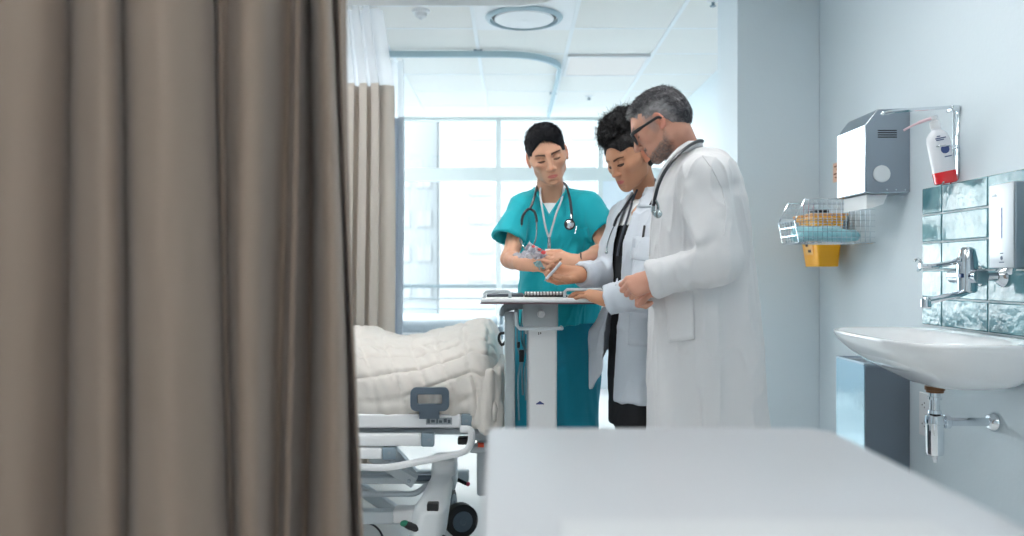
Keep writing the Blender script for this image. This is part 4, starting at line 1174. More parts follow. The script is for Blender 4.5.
# side post
sp0, sp1 = (504.5 - 512) * 2.93 / F_PX, (515 - 512) * 2.93 / F_PX
part('side_post', MB().rbox(sp0, sp1, 2.93, 2.99, 0.12, 1.15 - (312 - 271) * 2.93 / F_PX, 0.008), mat('post_grey', RGB(172, 180, 184), 0.4, metal=0.2), t)
part('post_cap', MB().tube(spline([((503.5 - 512) * 2.96 / F_PX, 2.96, 1.15 - (316 - 271) * 2.96 / F_PX), ((505 - 512) * 2.96 / F_PX, 2.96, 1.15 - (309 - 271) * 2.96 / F_PX), ((512 - 512) * 2.96 / F_PX, 2.96, 1.15 - (306 - 271) * 2.96 / F_PX), ((526 - 512) * 2.96 / F_PX, 2.96, 1.15 - (305 - 271) * 2.96 / F_PX)], 4), 0.016, 10), mat('capp', RGB(140, 150, 156), 0.4), t)
part('base', MB().rbox(-0.32, 0.2, 2.90, 2.96, 0.06, 0.12, 0.015).rbox(-0.02, 0.18, 2.90, 3.06, 0.06, 0.125, 0.015).rbox(-0.32, 0.2, 3.02, 3.07, 0.06, 0.12, 0.015), M_offw, t)
for x in (-0.29, 0.17):
    for y in (2.93, 3.045):
        part('castor', MB().lathe((x - 0.012, y, 0.029), (1, 0, 0), [(0, 0.022), (0.003, 0.028), (0.021, 0.028), (0.024, 0.022)], 18), M_rubber, t)
# hook and hanging leads behind the post
solo('cable', MB().tube(spline([P(505, 333, 3.0), P(500, 334, 3.0), P(499, 340, 3.0), P(502, 345, 3.0), P(506, 341, 3.0)], 5), 0.005, 7), M_black, 'short black hook lead beside the grey table post', 'cable')
tb = MB()
for i, (x_, a_, b_) in enumerate(((519, 300, 420), (523, 306, 395), (526, 312, 400))):
    tb.tube(spline([P(x_, a_, 3.06), P(x_ - 2, (a_ * 2 + b_) / 3, 3.05), P(x_ + 1.5, (a_ + b_) / 2, 3.07), P(x_ - 1, (a_ + b_ * 2) / 3, 3.05), P(x_, b_, 3.06)], 6), 0.004, 6)
lt = solo('drip_line', tb, mat('tube_clear', RGB(150, 190, 205), 0.15, trans=0.5), 'clear tubing hanging between the table post and column', 'tubing')
part('clamp', MB().rbox(P(519, 0, 3.04)[0], P(524, 0, 3.04)[0], 3.035, 3.055, P(0, 362, 3.04)[2], P(0, 350, 3.04)[2], 0.003).rbox(P(517, 0, 3.04)[0], P(520, 0, 3.04)[0], 3.035, 3.055, P(0, 348, 3.04)[2], P(0, 342, 3.04)[2], 0.003), M_black, lt, label='black line clamp')

# notebook, clipboard and papers on the table
nb = thing('notebook', 'black spiral bound notebook lying open on the overbed table', 'notebook', (0.1, 3.0, ZT))
na, nb_ = (524 - 512) * 3.0 / F_PX, (566 - 512) * 3.0 / F_PX
part('cover', MB().rbox(na, nb_, 2.905, 3.12, ZT + 0.0005, ZT + 0.006, 0.0025), M_black, nb)
part('pages', MB().rbox(na + 0.004, nb_ - 0.004, 2.918, 3.115, ZT + 0.0062, ZT + 0.014, 0.002), mat('page_white', RGB(240, 241, 243), 0.8), nb)
co = MB()
for i in range(13):
    x = na + 0.008 + (nb_ - na - 0.016) * i / 12
    co.tube([(x, 2.912 + 0.009 * math.cos(a), ZT + 0.0105 + 0.0085 * math.sin(a)) for a in np.linspace(0, 2 * PI, 13)[:-1]], 0.0016, 6, closed=True)
part('spiral_binding', co, mat('coil_black', RGB(34, 36, 44), 0.3), nb)
cb = thing('clipboard', 'dark clipboard at the left end of the overbed table', 'clipboard', (-0.04, 2.98, ZT))
part('board', MB().rbox((487 - 512) * 2.98 / F_PX, (523.5 - 512) * 2.98 / F_PX, 2.92, 3.15, ZT + 0.0005, ZT + 0.009, 0.003), mat('clip_slate', RGB(70, 78, 88), 0.5), cb)
part('clip', MB().rbox(-0.05, -0.0, 2.925, 2.945, ZT + 0.0095, ZT + 0.018, 0.003), M_chrome, cb)
solo('paper_sheet', MB().box((566.5 - 512) * 2.95 / F_PX, (602 - 512) * 2.9 / F_PX, 2.86, 3.10, ZT + 0.0005, ZT + 0.003), mat('sheet_white', RGB(244, 245, 246), 0.85), 'stack of white forms under the resting hand', 'paper')
# ---------------------------------------------------------------- people
def rot3(fwd_yaw, pitch, roll):
    """head frame: local x = subject's right, y = face forward, z = up.
    fwd_yaw: angle of the facing direction from the camera direction (-Y) towards -X"""
    f = Vector((-math.sin(fwd_yaw), -math.cos(fwd_yaw), 0))
    Mz = Matrix.Rotation(math.atan2(f.y, f.x) - PI / 2, 3, 'Z')
    return Mz @ Matrix.Rotation(-pitch, 3, 'X') @ Matrix.Rotation(roll, 3, 'Y')

def place(V, R, c, s=1.0):
    Rn = np.array(R)
    return (V * s) @ Rn.T + np.array(c)

def head_sdf(neck_l, neck_r=0.055, ch=0.0, jaw=1.0, nose=1.0, h=0.0026, brow=1.0, lips=1.0, neck_mid=None):
    """head in its own frame; neck_l = neck base in that frame"""
    lo = np.minimum((-0.11, -0.13, -0.17), np.array(neck_l) - 0.075); hi = np.maximum((0.11, 0.15, 0.15), np.array(neck_l) + 0.075)
    G = Grid(lo, hi, h)
    G.ell((0, -0.018, 0.036), (0.074, 0.094, 0.086), 0.01)
    G.ell((0, 0.030, 0.020), (0.062, 0.062, 0.070), 0.03)
    G.ell((0, 0.030, -0.042 + ch * 0.5), (0.056 * (0.5 + 0.5 * jaw), 0.056, 0.074), 0.03)
    for s in (-1, 1):
        G.cone((s * 0.055 * jaw, -0.004, -0.035), (s * 0.050 * jaw, 0.008, -0.072 + ch * 0.7), 0.016, 0.014, 0.02)
        G.cone((s * 0.050 * jaw, 0.008, -0.072 + ch * 0.7), (s * 0.014 * jaw, 0.066, -0.106 + ch), 0.014, 0.013, 0.025)
        G.cone((s * 0.044, 0.062, -0.014), (s * 0.058, 0.03, -0.006), 0.018, 0.012, 0.025)
        G.cone((s * 0.012, 0.083, 0.028), (s * 0.042, 0.072, 0.030), 0.011 * brow, 0.010 * brow, 0.018)
    G.ell((0, 0.072, -0.108 + ch), (0.020 * jaw, 0.015, 0.015), 0.02)
    G.ell((0, 0.070, -0.062), (0.030, 0.019, 0.026), 0.03)
    for s in (-1, 1):
        G.ell((s * 0.032, 0.092, 0.008), (0.018, 0.016, 0.013), 0.014, 'sub')
        G.ell((s * 0.031, 0.0705, 0.006), (0.0145, 0.0145, 0.0125), 0.005)
        G.cone((s * 0.019, 0.0835, 0.001), (s * 0.043, 0.0775, 0.0), 0.0028, 0.0028, 0.004)
    # nose
    G.cone((0, 0.086, 0.022), (0, 0.101 * (0.5 + 0.5 * nose), -0.022), 0.0075, 0.010, 0.014)
    G.ell((0, 0.104 * (0.55 + 0.45 * nose), -0.030), (0.0115, 0.0115, 0.0095), 0.008)
    for s in (-1, 1):
        G.ell((s * 0.0115, 0.0945, -0.034), (0.0075, 0.010, 0.0075), 0.006)
        G.ell((s * 0.0062, 0.1005, -0.042), (0.0035, 0.005, 0.003), 0.002, 'sub')
    # lips
    for s in (-1, 1):
        G.cone((s * 0.003, 0.0915, -0.0585), (s * 0.021, 0.081, -0.063), 0.0048 * lips, 0.0022, 0.004)
        G.cone((s * 0.002, 0.0905, -0.0685), (s * 0.019, 0.081, -0.0645), 0.0058 * lips, 0.0022, 0.004)
    G.cone((-0.019, 0.093, -0.0638), (0.019, 0.093, -0.0638), 0.0012, 0.0012, 0.003, 'sub')
    G.ell((0, 0.092, -0.083), (0.014, 0.006, 0.005), 0.010, 'sub')
    # ears
    for s in (-1, 1):
        R = Matrix.Rotation(s * 0.35, 3, 'Z') @ Matrix.Rotation(-0.15, 3, 'X')
        G.ell((s * 0.0775, -0.008, 0.0), (0.0065, 0.0175, 0.031), 0.005, rot=R)
        G.ell((s * 0.0835, -0.005, 0.004), (0.005, 0.0105, 0.018), 0.003, 'sub', rot=R)
        G.ell((s * 0.076, -0.001, -0.024), (0.005, 0.008, 0.010), 0.006)
        G.cone((s * 0.081, -0.001, 0.010), (s * 0.081, -0.004, -0.010), 0.002, 0.002, 0.003)
    # neck
    m = np.array(neck_l, dtype=float)
    a = np.array((0, -0.028, -0.045))
    if neck_mid is None: neck_mid = a + (m - a) * 0.5 + np.array((0, 0.004, 0))
    G.cone(a, neck_mid, neck_r, neck_r * 0.98, 0.02).cone(neck_mid, m, neck_r * 0.98, neck_r * 1.06, 0.015)
    return G

def skin_cols(V, base, lip, extra=None):
    """albedo of the head, by position in the head frame"""
    C_ = np.tile(np.array(base[:3]), (len(V), 1))
    x, y, z = V[:, 0], V[:, 1], V[:, 2]
    def mixin(c, k):
        nonlocal C_
        k = np.clip(k, 0, 1)[:, None]; C_ = C_ * (1 - k) + np.array(c[:3]) * k
    warm = np.array(base[:3]) * np.array((1.06, 0.86, 0.84))
    mixin(warm, 0.25 * np.exp(-(((np.abs(x) - 0.045) / 0.022) ** 2 + ((z + 0.022) / 0.02) ** 2)) * (y > 0.03))
    mixin(warm, 0.6 * np.exp(-((x / 0.014) ** 2 + ((z + 0.032) / 0.012) ** 2)) * (y > 0.07))
    mixin(warm * np.array((1.02, 0.85, 0.85)), 0.6 * (np.abs(x) > 0.0755) * (np.abs(z) < 0.035))
    mz = -0.0635
    mixin(lip, (1.2 - (np.abs(x) / 0.020) ** 2 - ((z - mz) / 0.0074) ** 2) * 3 * (y > 0.076))
    if extra is not None: C_ = extra(C_, x, y, z)
    return C_

def hair_piece(fn_ops, h=0.003, lo=(-0.13, -0.16, -0.14), hi=(0.13, 0.14, 0.2)):
    G = Grid(lo, hi, h); fn_ops(G); return G

def strands(roots, dirs, length, r0=0.0011, seg=4, curl=0.0, grav=(0, 0, -0.2), seed=0, spread=0.25):
    """many short tapering hairs as one strip mesh"""
    r = np.random.RandomState(seed); n = len(roots)
    P_ = roots.copy(); D = dirs + r.normal(size=dirs.shape) * spread
    D /= np.linalg.norm(D, axis=1)[:, None]
    L = length * (0.6 + 0.6 * r.rand(n))
    pts = [P_.copy()]
    ax = r.normal(size=(n, 3)); ax /= np.linalg.norm(ax, axis=1)[:, None]
    for k in range(seg):
        if curl:
            c, s_ = math.cos(curl), math.sin(curl)
            D = D * c + np.cross(ax, D) * s_ + ax * (np.sum(ax * D, 1)[:, None]) * (1 - c)
        D = D + np.array(grav) / seg
        D /= np.linalg.norm(D, axis=1)[:, None]
        P_ = P_ + D * (L / seg)[:, None]
        pts.append(P_.copy())
    u = np.cross(D, r.normal(size=D.shape)); u /= np.linalg.norm(u, axis=1)[:, None]
    w = np.cross(D, u)
    vs = []
    for k, p in enumerate(pts):
        rad = r0 * (1 - 0.8 * k / seg)
        for a in (0, 2.094, 4.189):
            vs.append(p + (u * math.cos(a) + w * math.sin(a)) * rad)
    Vv = np.stack(vs, 1).reshape(-1, 3)     # per strand: (seg+1)*3
    m = (seg + 1) * 3; base = (np.arange(n) * m)[:, None]
    fl = []
    for k in range(seg):
        for a in range(3):
            b = (a + 1) % 3
            fl.append([k * 3 + a, k * 3 + b, (k + 1) * 3 + b, (k + 1) * 3 + a])
    Fq = (base[:, :, None] + np.array(fl)[None]).reshape(-1, 4)
    return Vv, Fq

def hand(G, Wp, D, N, side, curls, thumb, s=1.0, splay=0.06):
    """Wp wrist, D towards the fingers, N back of the hand, side +1: thumb on D x N side
    curls: four (knuckle, middle, tip) bends in radians; thumb: list of 3 unit directions in the hand frame"""
    D = Vector(D).normalized(); N = (Vector(N) - D * Vector(N).dot(D)).normalized(); Tt = D.cross(N) * side
    W0 = Vector(Wp)
    def L(x, y, z): return W0 + (Tt * x + D * y + N * z) * s
    kn = [(0.027, 0.086, 0.002), (0.009, 0.090, 0.004), (-0.0095, 0.086, 0.002), (-0.0265, 0.078, -0.002)]
    seg = [(0.042, 0.026, 0.020), (0.046, 0.029, 0.021), (0.042, 0.027, 0.020), (0.033, 0.020, 0.018)]
    rr_ = [0.0098, 0.0100, 0.0094, 0.0084]
    wr = [(0.014, 0.0, 0), (0.005, 0.0, 0.001), (-0.005, 0.0, 0.001), (-0.014, 0, 0)]
    for i in range(4):
        G.cone(L(*wr[i]), L(*kn[i]), 0.0155 * s, 0.0108 * s, 0.012)
    G.cone(L(0.014, 0.015, -0.008), L(0.030, 0.050, -0.012), 0.015 * s, 0.012 * s, 0.015)
    G.cone(L(-0.016, 0.02, -0.008), L(-0.022, 0.06, -0.009), 0.013 * s, 0.010 * s, 0.015)
    tips = []
    for i in range(4):
        p = Vector(kn[i]); ang = 0
        lat = (1.5 - i) * splay
        r_ = rr_[i]
        for j in range(3):
            ang += curls[i][j]
            d = Vector((lat * math.cos(ang), math.cos(ang), -math.sin(ang))).normalized()
            q = p + d * seg[i][j]
            G.cone(L(*p), L(*q), r_ * s, r_ * 0.90 * s, 0.0035)
            p = q; r_ *= 0.90
        tips.append(L(*p))
    p = Vector((0.026, 0.028, -0.010)); r_ = 0.0135
    for j, (d, ln) in enumerate(zip(thumb, (0.040, 0.031, 0.024))):
        d = Vector(d).normalized(); q = p + d * ln
        G.cone(L(*p), L(*q), r_ * s, r_ * 0.86 * s, 0.005); p = q; r_ *= 0.86
    tips.append(L(*p))
    return tips

def arm_mesh(elbow, wrist, D, N, side, curls, thumb, s=1.0, h=0.0022, upper=None, re=0.040, rw=0.026):
    e = np.array(elbow, dtype=float); w = np.array(wrist, dtype=float)
    pts = [e, w, w + np.array(Vector(D).normalized()) * 0.21 * s]
    lo = np.min(pts, 0) - 0.07; hi = np.max(pts, 0) + 0.07
    if upper is not None: lo = np.minimum(lo, np.array(upper) - 0.06); hi = np.maximum(hi, np.array(upper) + 0.06)
    G = Grid(lo, hi, h)
    m = e + (w - e) * 0.35
    G.cone(e, m, re, re * 0.98, 0.01).cone(m, w, re * 0.96, rw, 0.02)
    if upper is not None: G.cone(e, upper, re * 1.0, re * 1.15, 0.02)
    G.cone(w, w + np.array(Vector(D).normalized()) * 0.02, rw, rw * 0.9, 0.015)
    tips = hand(G, w, D, N, side, curls, thumb, s)
    V, Q = G.mesh()
    return relax(V, Q, 1, 0.35), Q, tips

M_skin = {}
def skinmat(nm): 
    m = mat(nm, (0.6, 0.4, 0.3, 1), 0.48, vcol=True, sss=0.12, bump=(260, 0.12), spec=0.4); return m
M_skn = skinmat('skin')
M_hair_b = mat('hair_black', RGB(20, 20, 26), 0.6, spec=0.2)
M_hair_v = mat('hair_greying', RGB(90, 88, 90), 0.6, vcol=True, spec=0.3)
M_scrub = mat('scrub_teal', RGB(0, 174, 188), 0.8, bump=(300, 0.1), sheen=0.15)
M_scrub_p = mat('trouser_teal', RGB(0, 134, 158), 0.8, bump=(300, 0.1), sheen=0.1)
M_coat = mat('coat_white', RGB(210, 211, 214), 0.8, bump=(420, 0.08), sheen=0.15)
M_coat_w = mat('coat_white_shirt', RGB(198, 206, 216), 0.8, bump=(420, 0.08), sheen=0.15)
M_blk = mat('black_cloth', RGB(20, 21, 27), 0.85)
M_tube = mat('stethoscope_rubber', RGB(34, 38, 46), 0.35)
M_wht = mat('white_shirt', RGB(238, 240, 243), 0.8)
M_shoe = mat('shoe_black', RGB(30, 30, 34), 0.5)

def body_core(lv, legs, arms, feet, h=0.009):
    """the plain body under the clothes: trunk sections, legs, upper arms"""
    pts = np.array([p for l in legs for p in l[:-1]] + [(l[1], l[2], l[0]) for l in lv] + [p for a in arms for p in a[:2]])
    G = Grid(pts.min(0) - 0.2, pts.max(0) + 0.2, h)
    G.trunk(lv, k=0.03)
    for hip, knee, ank, r in legs:
        G.cone(hip, knee, r, r * 0.62, 0.03).cone(knee, ank, r * 0.60, r * 0.42, 0.02)
    for a, b, r in arms: a = np.array(a); G.cone(a, a + (np.array(b) - a) * 0.55, r, r * 0.7, 0.03)
    for f in feet: G.cone(f[0], f[1], 0.034, 0.028, 0.02)
    return G.mesh()

def shoe(ank, d):
    ank = np.array(ank, dtype=float); d = np.array(Vector(d).normalized())
    G = Grid(np.minimum(ank, ank + d * 0.22) - 0.09, np.maximum(ank, ank + d * 0.22) + 0.09, 0.006)
    a = ank.copy(); a[2] = 0.045
    G.cone(a - d * 0.05, a + d * 0.06, 0.040, 0.040, 0.02).cone(a + d * 0.06, a + d * 0.17 - np.array((0, 0, 0.006)), 0.040, 0.034, 0.03)
    G.cone(a, ank + np.array((0, 0, 0.02)), 0.040, 0.036, 0.02)
    G.op((a[0] - 0.4, a[1] - 0.4, -0.3), (a[0] + 0.4, a[1] + 0.4, 0.5), lambda x, y, z: (0.004 - z) + 0 * x + 0 * y, mode='int')
    return G.mesh()

def tube_path(pts, n=7): return spline(pts, n)

def project_local(V, R, c): return (V - np.array(c)) @ np.array(R)

# =============================================================== the nurse in teal scrubs
Yn = 3.3
def Nn(px, py, Y=Yn): return P(px, py, Y)
nurse = thing('person', 'person in teal scrubs with stethoscope and lanyard, looking down at a packet in both hands', 'person', (0.18, Yn, 0))
hc = Nn(547.3, 156, 3.27); HR = rot3(math.radians(-3), math.radians(19), math.radians(14)); NS = 0.985
neckb = Nn(551, 201, 3.33)
nl = project_local(neckb, HR, hc)
G = head_sdf(nl, 0.050, ch=0.021, jaw=0.86, h=0.0024, lips=0.6, brow=0.8)
V, Q = G.mesh()
SKN = RGB(218, 167, 140); LIPN = RGB(208, 128, 120)
def nurse_extra(C_, x, y, z):
    # cropped hair shade at the temples, then brows
    m_ = ((z > 0.008) & (y < 0.036) & (np.abs(x) < 0.0752))[:, None] * 0.9
    C_ = C_ * (1 - m_) + np.array(RGB(40, 36, 38)[:3]) * m_
    for s in (-1, 1):
        u = (s * x - 0.012) / 0.036
        zc = 0.0235 + 0.006 * u - 0.006 * np.clip(u - 0.7, 0, 1)
        k = np.clip(1.4 - ((z - zc) / (0.0042 * (1.15 - 0.5 * np.clip(u, 0, 1)))) ** 2, 0, 1) * (u > 0) * (u < 1.05) * (y > 0.05)
        k = k[:, None] * 0.85; C_ = C_ * (1 - k) + np.array(RGB(46, 38, 38)[:3]) * k
        e = ((np.abs(s * x - 0.031) < 0.0145) & (np.abs(z - 0.0005) < 0.0021) & (y > 0.06))[:, None] * 0.8
        C_ = C_ * (1 - e) + np.array(RGB(44, 32, 32)[:3]) * e
    return C_
cols = skin_cols(V, SKN, LIPN, nurse_extra)
head_n = (place(V, HR, hc, NS), Q, cols)
# arms and hands
eR, eL = Nn(509.5, 259, 3.17), Nn(607, 250, 3.20)
wR, wL = Nn(519.5, 262.5, 2.98), Nn(576, 262, 2.99)
gR = [(0.55, 0.7, 0.3), (0.6, 0.7, 0.35), (0.65, 0.75, 0.4), (0.7, 0.8, 0.4)]
thR = [(0.55, 0.75, -0.45), (0.1, 0.95, -0.4), (-0.1, 0.95, -0.35)]
VR, QR, tipsR = arm_mesh(eR, wR, (0.88, -0.30, -0.02), (0.25, -0.85, 0.25), -1, gR, thR, 0.86, re=0.031, rw=0.0225, upper=eR + (Nn(523, 208) - eR) * 0.7)
VL, QL, tipsL = arm_mesh(eL, wL, (-0.92, -0.25, 0.02), (-0.2, -0.85, 0.2), 1, [(0.35, 0.5, 0.25), (0.38, 0.5, 0.3), (0.4, 0.55, 0.3), (0.45, 0.6, 0.3)], thR, 0.90, re=0.031, rw=0.0225, upper=eL + (Nn(588, 206) - eL) * 0.7)
shR, shL = Nn(523, 208), Nn(588, 206)
core = body_core([(0.93, .185, 3.34, .13, .10), (1.10, .185, 3.34, .115, .09), (1.25, .18, 3.34, .135, .10), (1.36, .175, 3.34, .13, .085), (1.415, .172, 3.34, .07, .06)],
                 [((.115, 3.36, .92), (.10, 3.34, .50), (.10, 3.38, .09), .085), ((.255, 3.36, .92), (.245, 3.33, .50), (.235, 3.37, .09), .085)],
                 [(shR, eR + np.array((.0, 0, .0)), .046), (shL, eL, .046)], [((.10, 3.36, .05), (.09, 3.22, .04)), ((.235, 3.36, .05), (.245, 3.22, .04))])
parts = [(head_n[0], Q), (VR, QR), (VL, QL), core]
Vb, Qb = join(parts)
cb_ = np.concatenate([cols, np.tile(np.array(SKN[:3]), (len(VR) + len(VL) + len(core[0]), 1))])
part('body', (Vb, Qb, cb_), M_skn, nurse)

# hair: short sides, fuller swept top
def nurse_hair(G):
    G.ell((0, -0.020, 0.042), (0.0785, 0.0985, 0.089), 0.01)
    G.ell((-0.004, 0.016, 0.078), (0.060, 0.066, 0.044), 0.025)
    G.ell((-0.020, 0.050, 0.088), (0.036, 0.026, 0.024), 0.02)
    G.ell((0, 0.030, 0.024), (0.067, 0.067, 0.076), 0.015)
    G.ell((0, 0.064, -0.015), (0.0600, 0.062, 0.0940), 0.010, 'sub')
    G.cone((-0.1, 0.030, -0.045), (0.1, 0.030, -0.045), 0.052, 0.052, 0.012, 'sub')
    G.ell((0, 0.0, -0.15), (0.1, 0.09, 0.090), 0.02, 'sub')
Gh = hair_piece(nurse_hair)
V, Q = Gh.mesh(); V = relax(V, Q, 2); N_ = vnormals(V, Q)
V += N_ * (0.0022 * wnoise(V, (60, 30, 60), 3))[:, None]
sel = np.where(V[:, 2] > 0.04)[0]; rs_ = np.random.RandomState(5); pick = rs_.choice(sel, 2600)
top = np.clip((V[pick, 2] - 0.07) / 0.05, 0, 1)[:, None]
tg = np.array((-0.75, 0.45, 0.25)) * top + np.array((0, 0.15, -0.9)) * (1 - top)
tg = tg - N_[pick] * np.sum(tg * N_[pick], 1)[:, None]
dd = tg + N_[pick] * (0.05 + 0.20 * top)
Vs, Qs = strands(V[pick] - N_[pick] * 0.002, dd, 0.018, 0.0011, 3, seed=4, spread=0.14)
Vh, Qh = join([(V, Q), (Vs, Qs)])
part('hair', (place(Vh, HR, hc, NS), Qh), M_hair_b, nurse)

# eyelashes
def lashes(parent, R, c, s, m, r=0.0011, e=1.0):
    for sx in (-1, 1):
        pts = [(sx * (0.018 + 0.0262 * t_), 0.0868 - 0.0085 * t_ ** 1.5 + 0.0012, 0.0 - 0.0035 * math.sin(PI * t_) * e) for t_ in np.linspace(0, 1, 7)]
        part('eyelashes', MB().tube(place(np.array(pts), R, c, s).tolist(), r, 5), m, parent)
lashes(nurse, HR, hc, NS, M_hair_b)

# tunic
fold_n = lambda th, z: 0.035 * np.sin(5 * th + 3 * z) * np.clip((1.25 - z) / 0.3, 0, 1) + 0.016 * np.sin(9 * th - 6 * z) + 0.012 * np.sin(14 * th + 9 * z)
G = Grid((-0.16, 3.05, 0.90), (0.50, 3.56, 1.52), 0.0045)
G.trunk([(0.944, .186, 3.34, .172, .135), (1.06, .186, 3.34, .158, .125), (1.18, .182, 3.335, .146, .118), (1.28, .178, 3.33, .148, .115), (1.36, .174, 3.335, .142, .10), (1.40, .172, 3.34, .118, .082), (1.425, .172, 3.345, .085, .065)], k=0.02, fold=fold_n, e=2.3)
nb0 = Nn(551, 196, 3.34)
for sh, nx_ in ((shR, -1), (shL, 1)):
    G.cone(nb0 + np.array((nx_ * 0.045, 0.0, 0.0)), sh + np.array((0, 0, 0.002)), 0.038, 0.052, 0.03)
for sh, el, hem in ((shR, eR, (Nn(508, 239, 3.22), (-0.25, -0.40, -0.85))), (shL, eL, (Nn(605, 231, 3.235), (0.55, -0.40, -0.72)))):
    G2 = like(G)
    end, dn = hem; dn = np.array(Vector(dn).normalized())
    ax_ = (end - sh) / np.linalg.norm(end - sh)
    G2.cone(sh, end + ax_ * 0.05, 0.052, 0.069, 0.03)
    G2.cone(end - ax_ * 0.05, end + ax_ * 0.07, 0.048, 0.064, 0.004, 'sub')
    cut_plane(G2, end, dn)
    merge_grid(G, G2, 0.03)
# neck opening and the V
G.cone(nb0 + np.array((0, 0.0, -0.03)), nb0 + np.array((0, -0.01, 0.10)), 0.052, 0.062, 0.006, 'sub')
vb = Nn(549, 214, 3.22); vl, vr = Nn(536.5, 193, 3.28), Nn(566.5, 191, 3.28)
def vneck(x, y, z):
    t_ = np.clip((z - vb[2]) / (vl[2] - vb[2]), 0, 1.6)
    xl_ = vb[0] + (vl[0] - vb[0]) * t_; xr_ = vb[0] + (vr[0] - vb[0]) * t_
    return np.maximum(np.maximum(xl_ - x, x - xr_), np.maximum(vb[2] - z, y - 3.30)) + 0 * y
G.op((vb[0] - 0.08, 3.1, vb[2]), (vb[0] + 0.09, 3.31, vb[2] + 0.13), vneck, 0.004, 'sub')
V, Q = G.mesh(); V = relax(V, Q, 1, 0.4); N_ = vnormals(V, Q)
den = np.clip((1.36 - V[:, 2]) / 0.1, 0.35, 1)
V += N_ * ((0.0065 * wnoise(V * np.array((1, 1, 0.45)), (16, 16, 16), 8, 3) + 0.0050 * (1 - np.abs(wnoise(V * np.array((1.0, 1.0, 0.6)), (26, 26, 22), 18, 2))) ** 3) * den)[:, None]
part('tunic', (V, Q), M_scrub, nurse, label='teal short-sleeved scrub tunic')
part('undershirt', MB().loft([[(nb0[0] + a_ * 0.5 * (w_[0]) , 3.34 + w_[1] * 0.5 * b_, z_) for w_ in [(math.cos(q), math.sin(q)) for q in np.linspace(0, 2 * PI, 33)[:-1]]] for z_, a_, b_ in ((1.30, .22, .19), (1.36, .20, .165), (1.395, .155, .145), (1.418, .128, .128))]), M_wht, nurse, label='white undershirt at the neckline')
# V-neck edging and chest pocket
def on_y(px, py, Y): return P(px, py, Y)
part('neck_edging', MB().tube([Nn(534, 188, 3.31), Nn(536.5, 193, 3.255), Nn(542, 203, 3.235), Nn(549, 215, 3.218), Nn(557, 204, 3.235), Nn(566, 191, 3.255), Nn(568, 187, 3.31)], 0.0045, 6), M_scrub, nurse)
# trousers
G = Grid((-0.05, 3.15, 0.06), (0.42, 3.56, 1.0), 0.008)
G.cone((.185, 3.35, .95), (.185, 3.35, .88), 0.125, 0.13, 0.03)
for hx, kx, ax_ in ((.10, .085, .085), (.262, .250, .222)):
    G.cone((hx, 3.355, .90), (kx, 3.34, .50), 0.100, 0.092, 0.03).cone((kx, 3.34, .50), (ax_, 3.37, .09), 0.092, 0.072, 0.02)
V, Q = G.mesh(); V = relax(V, Q, 2); N_ = vnormals(V, Q)
V += N_ * (0.007 * wnoise(V * np.array((1, 1, 0.3)), (18, 18, 18), 12, 3))[:, None]
part('trousers', (V, Q), M_scrub_p, nurse, label='darker teal scrub trousers')
for ax_, dx in ((.085, -0.1), (.222, 0.1)):
    V, Q = shoe((ax_ + 0.01, 3.37, .09), (dx, -1, 0)); part('shoe', (V, Q), M_wht, nurse)
# wristband
part('wristband', MB().tube([wL + np.array((0.018 + 0.002 * math.cos(a), 0.028 * math.cos(a) + 0.012, 0.032 * math.sin(a) + 0.002)) for a in np.linspace(0, 2 * PI, 25)[:-1]], 0.003, 6, closed=True), M_black, nurse, label='thin black wristband')
# stethoscope round the neck
st = thing('stethoscope', 'black stethoscope hanging round the neck over the teal tunic', 'stethoscope', tuple(Nn(570, 225, 3.2)))
c1 = [Nn(572, 222, 3.205), Nn(571.5, 212, 3.21), Nn(570, 200, 3.225), Nn(567.5, 190, 3.26), Nn(565, 184, 3.33), Nn(557, 181, 3.385), Nn(545, 182, 3.39), Nn(537.5, 186, 3.33), Nn(535.5, 193, 3.255), Nn(532.5, 203, 3.225), Nn(530, 209, 3.213)]
part('tube', MB().tube(tube_path(c1), 0.0052, 8), M_tube, st)
part('yoke', MB().tube(tube_path([Nn(521.5, 225, 3.195), Nn(522.5, 217, 3.2), Nn(526, 211, 3.205), Nn(530, 209, 3.21), Nn(534.5, 212, 3.205), Nn(536.5, 219, 3.2), Nn(536.5, 222, 3.195)]), 0.0052, 8), M_tube, st)
M_earp = mat('ear_tube_metal', RGB(176, 188, 192), 0.2, metal=0.9)
part('ear_tube', MB().tube(tube_path([Nn(521.5, 225, 3.195), Nn(519.5, 233, 3.185), Nn(520, 240, 3.18), Nn(523, 246, 3.175), Nn(526, 248, 3.17)]), 0.0032, 8), M_earp, st)
part('ear_tube', MB().tube(tube_path([Nn(536.5, 222, 3.195), Nn(536.5, 232, 3.185), Nn(535.5, 240, 3.18), Nn(533, 246, 3.175)]), 0.0032, 8), M_earp, st)
cp = Nn(569.5, 224.5, 3.19)
part('chest_piece', MB().lathe(tuple(cp), (0, -1, 0), [(-0.004, 0.016), (0.0, 0.0205), (0.004, 0.0215), (0.007, 0.019), (0.008, 0.016)], 28), M_tube, st)
part('diaphragm', MB().lathe(tuple(cp + np.array((0, -0.0082, 0))), (0, -1, 0), [(0, 0.016), (0.002, 0.0155), (0.003, 0.010), (0.0018, 0.009), (0.0018, 0.0045), (0.004, 0.004)], 28), M_chrome, st)
part('stem', MB().cyl(Nn(571.5, 219, 3.19), Nn(571, 215, 3.2), 0.004), M_chrome, st)
# pen in the chest pocket
pn = thing('pen', 'silver pen clipped to the pocket of the teal tunic', 'pen', tuple(Nn(575.5, 233, 3.2)))
part('barrel', MB().cyl(Nn(575, 234, 3.193), Nn(576.5, 226, 3.198), 0.0035), M_chrome, pn)
part('chest_pocket', MB().tube([Nn(566, 228, 3.205), Nn(588, 227.5, 3.212)], 0.003, 6), M_scrub, nurse)
